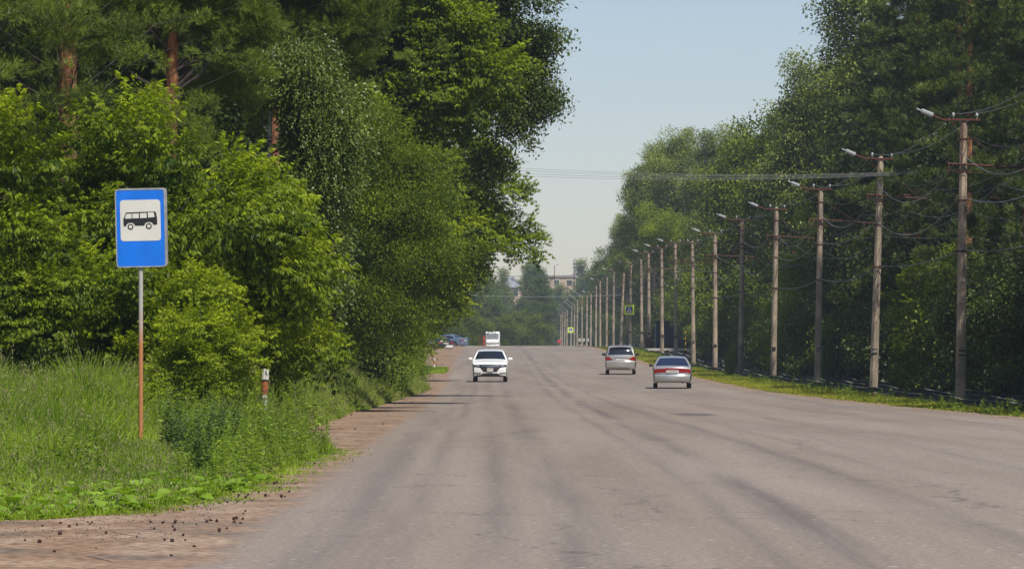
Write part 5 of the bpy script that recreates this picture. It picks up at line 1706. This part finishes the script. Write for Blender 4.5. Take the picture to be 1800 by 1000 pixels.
# ---------------- right wood
plant_tree(K['poplar1'], 20.4, 238, 1.12, 'poplar_tree', 'tall grey green poplar whose top leaves the frame, first in front of the sky', 'tree')
plant_tree(K['poplar2'], 18.6, 262, 1.0, 'poplar_tree', 'slender poplar just behind the tall grey green one', 'tree')
plant_tree(K['broad1'], 19.6, 300, 1.28, 'broadleaf_tree', 'dense tree with a thin top twig left of the tall poplar', 'tree')
plant_tree(K['poplar2'], 18.5, 345, .96, 'poplar_tree', 'poplar with two thin spires on the right skyline', 'tree')
plant_tree(K['broad2'], 18.3, 322, 1.25, 'broadleaf_tree', 'bushy tree below the two spired poplar', 'tree')
plant_tree(K['poplar1'], 18.6, 385, .90, 'poplar_tree', 'yellowish poplar between the spired one and the round poplar clump', 'tree')
plant_tree(K['poplarH'], 17.0, 425, 1.0, 'poplar_tree', 'right one of the round topped poplar clump', 'tree')
plant_tree(K['poplarH'], 15.2, 440, .96, 'poplar_tree', 'middle one of the round topped poplar clump', 'tree')
plant_tree(K['poplarH'], 14.4, 455, .84, 'poplar_tree', 'leftmost and lowest one of the round topped poplar clump', 'tree')
plant_tree(K['poplarH'], 14.6, 520, .74, 'poplar_tree', 'dark small poplar jutting left below the poplar clump', 'tree')
custom('box_elder', 412, 1195, [(1168, 395, 44, 0), (1188, 430, 40, 0), (1140, 418, 26, 0), (1208, 470, 38, 0), (1192, 520, 34, 0), (1200, 560, 38, 0), (1225, 420, 34, 0)],
       8, .15, T_MID, 'elder', 130, (.5, 1.1), 2400, 'bright yellow green box elder below the round topped poplar clump', 57, limbs=20)
plant_tree(K['broad1'], at(1085, 730), 730, 1.35, 'broadleaf_tree', 'pale leafy tree above the far poles', 'tree')
plant_tree(K['broad2'], at(1055, 800), 800, 1.3, 'broadleaf_tree', 'leafy tree above the farthest poles', 'tree')
custom('box_elder', 330, 1330, [(1290, 470, 45, 0), (1320, 520, 50, 0), (1260, 510, 30, 0), (1300, 570, 45, 0), (1345, 470, 40, 0), (1270, 580, 30, 0)],
       6, .12, T_MID, 'elder', 110, (.45, .9), 2000, 'sunlit box elder glowing between the fourth and sixth poles', 58, limbs=20)
custom('box_elder', 245, 1450, [(1440, 400, 45, 0), (1470, 440, 50, 0), (1420, 460, 40, 0), (1450, 520, 55, 0), (1400, 540, 45, 0), (1480, 560, 50, 0), (1440, 610, 60, 0), (1380, 600, 40, 0)],
       7, .14, T_MID, 'elder', 110, (.4, .9), 2400, 'box elder with lit sprays behind the third pole', 59, limbs=20)
custom('box_elder', 176, 1655, [(1640, 500, 42, 0), (1620, 560, 46, 0), (1660, 560, 50, 0), (1640, 620, 56, 0), (1600, 640, 36, 0), (1700, 620, 45, 0), (1720, 440, 40, .8), (1740, 540, 40, .8)],
       5, .1, T_ELDER, 'elder', 90, (.28, .55), 2600, 'green box elder bush between the two nearest poles', 60, limbs=20)
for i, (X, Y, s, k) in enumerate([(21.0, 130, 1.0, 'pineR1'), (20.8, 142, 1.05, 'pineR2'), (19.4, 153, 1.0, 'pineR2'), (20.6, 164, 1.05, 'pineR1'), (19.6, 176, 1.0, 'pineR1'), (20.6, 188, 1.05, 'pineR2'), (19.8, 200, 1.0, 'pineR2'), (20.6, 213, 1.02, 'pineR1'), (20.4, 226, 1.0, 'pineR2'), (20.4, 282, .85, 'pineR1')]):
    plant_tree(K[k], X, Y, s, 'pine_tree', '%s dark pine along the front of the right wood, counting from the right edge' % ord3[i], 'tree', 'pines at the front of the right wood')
gr = 'trees deeper in the right wood'
rr2 = random.Random(3)
for row, X0 in enumerate((24.5, 29.5, 36)):
    Y = 150 + row * 9
    while Y < 620:
        k = rr2.choice(['deep1', 'broad2', 'deep2', 'broad1', 'poplar2'] if Y > 235 else ['deep1', 'deep2', 'pineR1', 'deep2'])
        hs = {'deep1': 1.3, 'deep2': 1.4, 'broad1': 1.3, 'broad2': 1.4, 'pineR1': .92, 'pineR2': .95, 'poplar2': .9}[k]
        if X0 / Y * F + 900 < 1880:
            plant_tree(K[k], X0 - .006 * Y + rr2.uniform(-1, 1), Y, hs * rr2.uniform(.9, 1.02), 'pine_tree' if 'pine' in k else 'broadleaf_tree', 'tree deeper in the right wood, seen only in gaps of the front trees', group=gr)
        Y += rr2.uniform(10, 15) * (1 if Y < 300 else 1.7)
for (X, Y, k) in [(19.5, 120, 'pineR2'), (23, 112, 'broad1'), (20.5, 106, 'pineR1'), (26, 124, 'broad1'), (22, 96, 'broad1'), (27, 104, 'pineR1'), (24, 134, 'broad2')]:
    plant_tree(K[k], X, Y, {'broad1': 1.3, 'broad2': 1.4}.get(k, 1), 'pine_tree' if 'pine' in k else 'broadleaf_tree', 'tree beside the right edge of the view that shades the nearest pole', group='shading trees beside the right edge')
# understorey of the right wood
us = random.Random(9)
Y = 128
while Y < 460:
    X = 18.4 - .0075 * Y + .9 + us.uniform(0, 1.6)
    k = us.choice(['shrubD', 'shrubD', 'shrubD', 'shrub2'])
    plant_tree(K[k], X + (1.2 if k == 'elder2' else 0), Y, us.uniform(.8, 1.5), 'shrub', 'shaded shrub along the foot of the right wood', 'shrub', 'undergrowth shrubs beyond the tram track')
    Y += us.uniform(6, 10) * (1 if Y < 250 else 1.6)
# weed clump beside the fifth pole
plant_tree(K['shrub'], at(1286, 247), 247, .34, 'weed_clump', 'tall leafy weed clump left of the fifth pole', 'weed', sz=.8)

# ---------------- far wood closing the road
fr = random.Random(17)
labs = {'far1': 'broad far tree', 'far2': 'tall far tree', 'far3': 'narrow far poplar', 'spruce': 'dark pointed far spruce'}
FT = [(836, 700, 'far1', .80), (850, 740, 'far2', .78), (866, 900, 'far1', .95), (846, 900, 'far1', .95), (862, 820, 'far1', .78), (868, 700, 'far1', .50), (943, 850, 'far2', .95), (884, 930, 'far3', .88), (926, 930, 'far3', .92), (960, 1000, 'far3', .84), (985, 1010, 'far3', .80), (900, 760, 'far1', .40), (950, 760, 'far2', .74), (936, 1000, 'far3', 1.05),
      (960, 880, 'far1', .80), (978, 900, 'far1', .80), (966, 740, 'far1', .66), (994, 860, 'far1', .78), (1007, 960, 'far2', .86), (1022, 900, 'far3', .95), (1034, 940, 'far2', 1.0), (1015, 820, 'far1', .80), (1040, 860, 'far1', .9),
      (1052, 800, 'far2', .9), (984, 760, 'far1', .68), (1000, 740, 'far1', .62), (940, 1020, 'far1', .9), (820, 760, 'far1', .9), (806, 800, 'far2', .9), (1066, 760, 'far1', .95), (1080, 820, 'far2', 1.0), (932, 720, 'far1', .50), (885, 760, 'far1', .36), (915, 740, 'far1', .34),
      (850, 1120, 'far1', 1.0), (885, 1140, 'far2', .9), (1030, 1150, 'far2', 1.1), (860, 1150, 'far2', 1.05), (838, 1120, 'far2', 1.0), (1100, 900, 'far2', 1.1), (1120, 820, 'far1', 1.1), (785, 760, 'far1', 1.1), (760, 820, 'far2', 1.1)]
for i, (p_, Y, k, s) in enumerate(FT):
    if p_ > 952 and Y < 1030: s, Y = s * (1035 + (i % 5) * 12) / Y, 1035 + (i % 5) * 12
    X = at(p_, Y)
    where = 'left of the pink block' if p_ < 895 else ('right of the pink block' if p_ < 960 else ('left of the far poles' if p_ < 1000 else 'behind the far poles'))
    plant_tree(K[k], X, Y, s, {'far1': 'broadleaf_tree', 'far2': 'broadleaf_tree', 'far3': 'poplar_tree'}[k], '%s at the end of the road, %s' % (labs[k], where), group='hazy trees at the end of the road, ' + where, z=CAMZ - float(np.interp(Y, _ys, _hs)))
for i, (p_, Y, s) in enumerate([(902, 1180, 1.28), (909, 1190, 1.22), (938, 940, 1.05), (973, 1190, 1.15), (987, 1180, 1.0), (1001, 1200, 1.05)]):
    plant_tree(K['spruce'], at(p_, Y), Y, s, 'spruce_tree', ['left of the two spruces above the pink block', 'right of the two spruces above the pink block', 'pointed spruce top in the middle of the far wood', 'spruce beside the bent roof antenna', 'small spruce above the flat pink block', 'spruce left of the antenna mast'][i], 'tree')

# ---------------- grass and ground plants
def blades(name, X, Y, Hh, Wd, mat, seed, bend=.35, seedheads=0.0, zoff=0.0):
    g = G(seed); n = len(X)
    Z = np.array([gnz(a, b) for a, b in zip(X, Y)]) + zoff - .02
    th = g.uniform(0, 2 * PI, n); be = bend * g.uniform(.3, 1.3, n)
    d = np.stack([np.cos(th), np.sin(th), np.zeros(n)], 1)
    ph = g.uniform(-.9, .9, n)
    s = np.stack([np.cos(ph), np.sin(ph), np.zeros(n)], 1)        # blade width mostly sideways
    o = np.stack([X, Y, Z], 1); h = Hh[:, None]; w = Wd[:, None]
    p1 = o + d * h * be[:, None] * .22 + np.array([0, 0, 1]) * h * .5
    p2 = o + d * h * be[:, None] + np.array([0, 0, 1]) * h * (1 - .25 * be[:, None])
    V = np.stack([o - s * w / 2, o + s * w / 2, p1 + s * w * .42, p1 - s * w * .42, p2 + s * w * .06, p2 - s * w * .06], 1).reshape(-1, 3)
    b = (np.arange(n) * 6)[:, None]
    Q = np.concatenate([b + np.array([0, 1, 2, 3]), b + np.array([3, 2, 4, 5])])
    patch = .5 + .25 * np.sin(X * 1.3 + Y * .35) + .2 * np.sin(X * .5 - Y * .8)
    v = np.clip(patch * .7 + g.normal(size=n) * .16 + .1, 0, 1)
    me = np_mesh(name, V, Q, mat, np.concatenate([v, v]))
    if seedheads:
        m = g.random(n) < seedheads
        t = p2[m]; k = 7; nn = m.sum()
        oo = (t[:, None, :] - np.array([0, 0, 1]) * np.linspace(0, .13, k)[None, :, None] + g.normal(size=(nn, k, 3)) * .012).reshape(-1, 3)
        aa = (np.array([0, 0, 1.0]) + g.normal(size=(nn * k, 3)) * .55)
        Vh, Qh, Xh = leaves(oo, aa, g.normal(size=(nn * k, 3)), np.full(nn * k, .045), np.full(nn * k, .014), np.clip(g.normal(size=nn * k) * .2 + .5, 0, 1))
        return me, np_mesh(name + ' heads', Vh, Qh, M['seed'], Xh)
    return me, None


def scatter(seed, n, y0, y1, side, inner):
    g = G(seed)
    Y = g.uniform(y0, y1, n)
    if side < 0:
        e = gl_edge(Y); X = e - inner * g.random(n) ** 1.0
    else:
        e = xr_edge(Y); X = e + .95 + inner * g.random(n)
    return X, Y


# near left: dense, low at the edge, tall further in
X, Y = scatter(61, 130000, 37.5, 66, -1, 7.5)
m = np.abs(X) / Y < .137; X, Y = X[m], Y[m]
e = gl_edge(Y) - X
left_ = np.clip((-X / Y - .092) / .02, 0, 1)
f = np.clip((Y - 56 + 13 * left_) / (8 + 8 * left_), 0, 1) * np.clip(e / 1.6, 0, 1)
hn = .75 + .25 * np.sin(X * 2.1 + Y) * np.sin(X * .8 - Y * .45)
H_ = (.12 + .10 * np.clip((Y - 42) / 10, 0, 1) + 1.12 * f ** 1.1 * hn) * G(62).uniform(.6, 1.15, len(X))
pk = np.exp(-(((X / Y * F + 900) - 462) / 38) ** 2) * (Y < 64)
H_ = H_ * (1 - .5 * pk)
me, hd = blades('grass', X, Y, H_, np.full(len(X), .012) * (1 + .5 * f), M['grass'], 63, .45, .10)
tag(link('grass', me), kind='stuff', label='lush tall grass around the bus stop sign', cat='grass')
tag(link('grass_seed_heads', hd), kind='stuff', label='pale seed heads over the tall grass by the sign', cat='grass')
mm = (G(160).random(len(X)) < .012) & (H_ > .4)
me, hd = blades('dry stems', X[mm], Y[mm], H_[mm] * 1.25, np.full(mm.sum(), .008), M['seed'], 161, .3, .7)
tag(link('dry_stems', me), kind='stuff', label='thin dry stems rising over the near tall grass', cat='grass')
tag(link('grass_seed_heads', hd), kind='stuff', label='straw coloured panicles on the thin dry stems', cat='grass')
# left verge further on
X, Y = scatter(64, 120000, 62, 190, -1, 4.2)
e = gl_edge(Y) - X
f = np.clip(e / 1.3, 0, 1)
H_ = (.12 + 1.2 * f ** .8) * G(65).uniform(.6, 1.15, len(X)) * (.85 + .15 * np.sin(Y * .3 + X))
me, hd = blades('grass', X, Y, H_, np.full(len(X), .017), M['grass3'], 66, .4, .3)
tag(link('grass', me), kind='stuff', label='tall grass bank along the left verge behind the peeling post', cat='grass')
tag(link('grass_seed_heads', hd), kind='stuff', label='pale seed heads over the left grass bank', cat='grass')
# short tufts on the far left shoulder
X = G(67).uniform(-5.9, -3.9, 5000); Y = G(68).uniform(238, 252, 5000)
me, _ = blades('grass', X, Y, G(69).uniform(.1, .35, 5000), np.full(5000, .03), M['grass'], 70)
tag(link('grass', me), kind='stuff', label='isolated low grass patch by the red and white post', cat='grass')
X, Y = scatter(71, 26000, 190, 330, -1, 4.0)
me, _ = blades('grass', X, Y, G(72).uniform(.15, .6, 26000), np.full(26000, .035), M['grass'], 73)
tag(link('grass', me), kind='stuff', label='grass under the left trees past the bend', cat='grass')
# right verge
g = G(74); n = 90000
Y = 88 + (470 - 88) * g.random(n) ** 1.5
X = xr_edge(Y) + .9 + g.random(n) ** .8 * (poleX(Y) - .2 - xr_edge(Y) - .9)
e = X - xr_edge(Y) - .9
m = (e > .35 + .35 * np.sin(Y * .9) + .25 * np.sin(Y * 2.3)) | (g.random(n) < .12); X, Y, e = X[m], Y[m], e[m]
H_ = (.05 + .14 * np.clip(e / 2.0, 0, 1) * np.clip((poleX(Y) - X) / 1.0, .35, 1)) * g.uniform(.5, 1.2, len(X))
me, _ = blades('grass', X, Y, H_, np.full(len(X), .02), M['grass2'], 75, .6)
tag(link('grass', me), kind='stuff', label='short yellowish grass strip between the road and the concrete poles', cat='grass')
# behind the track
g = G(76); n = 30000
Y = 110 + 260 * g.random(n) ** 1.3; X = poleX(Y) + 3.0 + g.random(n) * 5
me, _ = blades('grass', X, Y, g.uniform(.1, .55, n), np.full(n, .03), M['grass'], 77, .5)
tag(link('grass', me), kind='stuff', label='shaded grass between the tram track and the right wood', cat='grass')


def weeds(seed, X, Y, Hh, mat, name, ls=.09, lw=.045, k=14, spread=.16):
    """upright stems with leaves"""
    g = G(seed); n = len(X)
    Z = np.array([gnz(a, b) for a, b in zip(X, Y)])
    t = np.linspace(.12, 1, k)
    lean = g.normal(size=(n, 2)) * .12
    P = np.zeros((n, k, 3))
    P[:, :, 0] = X[:, None] + lean[:, :1] * t * Hh[:, None] + g.normal(size=(n, k)) * .01
    P[:, :, 1] = Y[:, None] + lean[:, 1:] * t * Hh[:, None]
    P[:, :, 2] = Z[:, None] + t * Hh[:, None]
    th = g.uniform(0, 2 * PI, (n, k))
    A = np.stack([np.cos(th), np.sin(th), g.uniform(-.3, .7, (n, k))], 2)
    N_ = np.stack([np.zeros((n, k)), np.zeros((n, k)), np.ones((n, k))], 2) + g.normal(size=(n, k, 3)) * .3
    L = (ls * (1.25 - .7 * t))[None, :] * g.uniform(.7, 1.3, (n, k)); W = L * lw / ls
    V, Q, Xv = leaves(P.reshape(-1, 3), A.reshape(-1, 3), N_.reshape(-1, 3), L.ravel(), W.ravel(), np.clip(g.normal(size=n * k) * .18 + .5, 0, 1))
    s = .004
    base = np.stack([X, Y, Z], 1); top = P[:, -1]
    sx1 = np.array([s, 0, 0])
    Vs = np.stack([base - sx1, base + sx1, top + sx1 * .5, top - sx1 * .5], 1).reshape(-1, 3)
    Qs = np.arange(n * 4).reshape(-1, 4) + len(V)
    return np_mesh(name, np.concatenate([V, Vs]), np.concatenate([Q, Qs]), mat, np.concatenate([Xv, np.full(n, .4)]))


# weeds mixed into the near bank
X, Y = scatter(80, 1700, 46, 66, -1, 6.5)
px_ = X / Y * F + 900; m = ~((px_ > 175) & (px_ < 315) & (Y < 58)); X, Y = X[m], Y[m]
tag(link('weeds', weeds(81, X, Y, G(82).uniform(.25, .6, len(X)) * (1 + .8 * (Y > 57)), M['weed'], 'weeds', k=18)), kind='stuff', label='leafy weeds among the tall grass by the bus stop sign', cat='weeds')
X, Y = scatter(83, 2500, 66, 180, -1, 4)
tag(link('weeds', weeds(84, X, Y, G(85).uniform(.3, 1.1, 2500), M['weed'], 'weeds', ls=.12, lw=.06)), kind='stuff', label='leafy weeds in the left grass bank', cat='weeds')
g = G(86); n = 2600; Y = 92 + 330 * g.random(n) ** 1.5; X = poleX(Y) - .25 - g.random(n) ** 1.2 * 2.6
clump = (np.sin(Y * .8) + np.sin(Y * .37 + 2) * .8 + g.normal(size=n) * .5) > .1; X, Y = X[clump], Y[clump]
tag(link('weeds', weeds(87, X, Y, g.uniform(.12, .5, len(X)), M['weed'], 'weeds', ls=.13, lw=.06, k=10)), kind='stuff', label='low leafy weeds along the single rail and the poles', cat='weeds')
# mugwort clumps, each a plant
mg = 'dark feathery mugwort clumps right of the bus stop sign'
gm = G(88)
def clump_mesh(seed, n, r, h):
    g = G(seed); a = g.uniform(0, 2 * PI, n); q = r * g.random(n) ** .5
    X, Y = q * np.cos(a), q * np.sin(a)
    P = []
    k = 40; t = np.linspace(.08, 1, k)
    Hh = h * g.uniform(.7, 1.1, n)
    P = np.zeros((n, k, 3)); P[:, :, 0] = X[:, None] * (1 + t * .7) + g.normal(size=(n, k)) * .012; P[:, :, 1] = Y[:, None] * (1 + t * .7); P[:, :, 2] = t * Hh[:, None]
    th = g.uniform(0, 2 * PI, (n, k)); A = np.stack([np.cos(th), np.sin(th), g.uniform(.0, 1.0, (n, k))], 2)
    L = .10 * (1.2 - .6 * t)[None, :] * g.uniform(.7, 1.3, (n, k))
    V, Q, Xv = leaves(P.reshape(-1, 3), A.reshape(-1, 3), g.normal(size=(n * k, 3)) + [0, 0, 1], L.ravel(), L.ravel() * .28, np.clip(g.normal(size=n * k) * .2 + .5, 0, 1))
    return np_mesh('mugwort', V, Q, M['mugwort'], Xv)
MG = [clump_mesh(89, 26, .16, 1.15), clump_mesh(90, 22, .15, .95)]
for i, (p_, Y, s, lab) in enumerate([(352, 48.5, .72, 'nearest dark mugwort clump at the grass edge right of the sign'), (322, 53, .8, 'mugwort clump just behind the nearest one'), (378, 54, .85, 'mugwort clump to the right of the others'), (395, 58, .9, 'mugwort clump below the small box elder'), (305, 56, .8, 'small mugwort clump close to the sign post')]):
    X = at(p_, Y); o = link('mugwort_plant', MG[i % 2]); o.location = (X, Y, float(gnz(X, Y)) - .02); o.rotation_euler = (0, 0, i * 1.3); o.scale = (s, s, s); tag(o, lab, 'plant', mg)


# broad leaves along the very edge
def rosettes(seed, X, Y, size, mat):
    g = G(seed); n = len(X); k = 8
    Z = np.array([gnz(a, b) for a, b in zip(X, Y)])
    th = g.uniform(0, 2 * PI, (n, k)); el = g.uniform(.15, .9, (n, k))
    a = np.stack([np.cos(th) * np.cos(el), np.sin(th) * np.cos(el), np.sin(el)], 2).reshape(-1, 3)
    o = np.repeat(np.stack([X, Y, Z], 1), k, 0) + g.normal(size=(n * k, 3)) * [.03, .03, .01]
    L = (np.repeat(size, k) * g.uniform(.6, 1.2, n * k))[:, None]
    s = unit(np.cross(a, np.array([0, 0, 1.0]) + g.normal(size=a.shape) * .2)); nn = np.cross(s, a); W = L * .3
    rows = []
    for t, w in ((0, .05), (.3, .55), (.5, .95), (.75, .85), (1.0, .08)):
        p = o + a * L * t - nn * L * (.0) + np.array([0, 0, 1]) * (-L * .55 * max(0, t - .4) ** 1.3)
        rows += [p - s * W * w + nn * W * w * .25, p, p + s * W * w + nn * W * w * .25]
    V = np.stack(rows, 1).reshape(-1, 3)
    b = (np.arange(n * k) * 15)[:, None]
    Q = np.concatenate([b + np.array([r * 3 + c_, r * 3 + c_ + 1, r * 3 + c_ + 4, r * 3 + c_ + 3]) for r in range(4) for c_ in range(2)])
    v = np.clip(g.normal(size=n * k) * .2 + .55, 0, 1)
    return np_mesh('broad leaves', V, Q, mat, np.tile(v, 8), smooth=False)


g = G(91); n = 900
Y = g.uniform(38, 50, n); X = gl_edge(Y) - .1 - g.random(n) ** 1.3 * (1.0 + 4.5 * (Y < 44))
tag(link('burdock_cover', rosettes(92, X, Y, g.uniform(.10, .24, n), M['broadweed'])), kind='stuff', label='bright broad leaved ground cover along the near edge of the grass', cat='ground plants')
g = G(93); n = 500
Y = g.uniform(52, 150, n); X = gl_edge(Y) - .05 - g.random(n) * .8
tag(link('burdock_cover', rosettes(94, X, Y, g.uniform(.12, .25, n), M['broadweed'])), kind='stuff', label='broad leaved plants along the left grass edge further on', cat='ground plants')

g = G(193); n = 5000
Y = g.uniform(36, 64, n); X = gl_edge(Y) + np.abs(g.normal(size=n)) * .22
me, _ = blades('sprouts', X, Y, g.uniform(.02, .09, n), np.full(n, .012), M['grass'], 194, .9)
tag(link('grass_sprouts', me), kind='stuff', label='sparse short sprouts creeping onto the bare soil', cat='grass')
# ---------------- cones, gravel, leaf litter
mbc = MB(); mbc.lathe([(0, 0), (.018, .004), (.026, .018), (.024, .034), (.014, .048), (0, .054)], 'z', 9)
g = random.Random(4)
for k in range(3): mbc.lathe([(.02, .01 + k * .012), (.031 - k * .003, .014 + k * .012), (.02, .02 + k * .012)], 'z', 9, smooth=False)
me_cone = mesh_of(mbc, 'pine cone', M['cone'])
pts = []
for (p_, y_, n_, sx1, sy1) in ((480, 840, 26, 26, 26), (440, 870, 26, 40, 12), (300, 915, 26, 110, 18), (120, 925, 20, 100, 20), (250, 950, 12, 150, 16), (560, 745, 8, 60, 12), (660, 715, 14, 70, 8), (520, 820, 8, 24, 16), (700, 690, 8, 60, 6)):
    for _ in range(int(n_ * .95)):
        a, b = g.gauss(p_, sx1), g.gauss(y_, sy1)
        Yc = F * 1.65 / (b - 601) if b > 650 else 0
        for _k in range(4): Yc = F * float(CAMZ - groad(Yc)) / (b - 601)
        Xc = at(a, Yc)
        if Xc < float(xl_edge(Yc)) + .15 and Xc > float(gl_edge(Yc)) - .1 and Yc < 220 and a > -30: pts.append((Xc, Yc))
for (X, Y) in pts:
    o = link('pine_cone', me_cone); s = g.uniform(.3, .7) * (1 if Y < 70 else 1.3); o.scale = (s, s, s * .7)
    o.location = (X, Y, max(float(gnz(X, Y)), float(groad(Y)) + .004 if X > float(xl_edge(Y)) - .75 else -9) + .022 * s)
    o.rotation_euler = (g.uniform(0, 3), g.uniform(0, 3), g.uniform(0, 6))
    tag(o, 'dark fallen pine cone lying on the bare soil of the left shoulder', 'pine cone', 'pine cones on the left shoulder')


def stones(seed, X, Y, S, zadd, mat):
    g = G(seed); n = len(X)
    Z = np.array([max(gnz(a, b), float(groad(b)) + .004 if xl_edge(b) - .75 < a < xr_edge(b) + .75 else -9) for a, b in zip(X, Y)])
    base = np.array([(1, 0, 0), (0, 1, 0), (-1, 0, 0), (0, -1, 0), (0, 0, .8), (0, 0, -.4)], float)
    V = base[None] * S[:, None, None] * g.uniform(.5, 1.1, (n, 6, 1))
    th = g.uniform(0, 6.28, n); c_, s_ = np.cos(th), np.sin(th)
    x_ = V[:, :, 0] * c_[:, None] - V[:, :, 1] * s_[:, None]; y_ = V[:, :, 0] * s_[:, None] + V[:, :, 1] * c_[:, None]
    V = np.stack([x_ + X[:, None], y_ + Y[:, None], V[:, :, 2] + Z[:, None] + zadd], 2).reshape(-1, 3)
    T_ = np.array([(0, 1, 4), (1, 2, 4), (2, 3, 4), (3, 0, 4), (1, 0, 5), (2, 1, 5), (3, 2, 5), (0, 3, 5)])
    Q = (np.arange(n)[:, None, None] * 6 + T_[None]).reshape(-1, 3)
    return np_mesh('gravel', V, Q, mat)


g = G(95); n = 9000
Y = 34 + 190 * g.random(n) ** 1.6; X = xl_edge(Y) - .25 - np.abs(g.normal(size=n)) * .55
m = (X > gl_edge(Y) - .1) & (g.random(n) < np.clip((Y - 30) / 45, .45, 1)); X, Y = X[m], Y[m]
tag(link('gravel', stones(96, X, Y, g.uniform(.003, .011, len(X)), .003, M['stone'])), kind='stuff', label='loose gravel and grit along the left edge of the asphalt', cat='gravel')
g = G(97); n = 3500
Y = 85 + 200 * g.random(n) ** 1.6; X = xr_edge(Y) + np.abs(g.normal(size=n)) * .35
tag(link('gravel', stones(98, X, Y, g.uniform(.01, .025, len(X)), .003, M['stone'])), kind='stuff', label='loose gravel along the right edge of the asphalt', cat='gravel')
g = G(99); n = 3000
Y = 34 + 30 * g.random(n); X = xl_edge(Y) - .3 - g.random(n) * 3
m = X > gl_edge(Y) - .2; X, Y = X[m], Y[m]
tag(link('leaf_litter', stones(100, X, Y, g.uniform(.004, .011, len(X)), .002, M['cone'])), kind='stuff', label='dark crumbs of bark and needles on the bare soil', cat='litter')

# ---------------- haze: one closed box of even, thin air
hz = MB().box((100, 700, 45), (1500, 1700, 110)).build('haze', M['white'])
hm = bpy.data.materials.new('haze air'); hm.use_nodes = True
hn_ = hm.node_tree; hn_.nodes.clear()
ou = hn_.nodes.new('ShaderNodeOutputMaterial'); pv = hn_.nodes.new('ShaderNodeVolumePrincipled')
pv.inputs['Color'].default_value = (.74, .85, 1.0, 1); pv.inputs['Density'].default_value = .00017; pv.inputs['Anisotropy'].default_value = 0
hn_.links.new(pv.outputs[0], ou.inputs['Volume'])
hz.data.materials.clear(); hz.data.materials.append(hm)
tag(hz, kind='stuff', label='thin summer haze over the road', cat='haze')
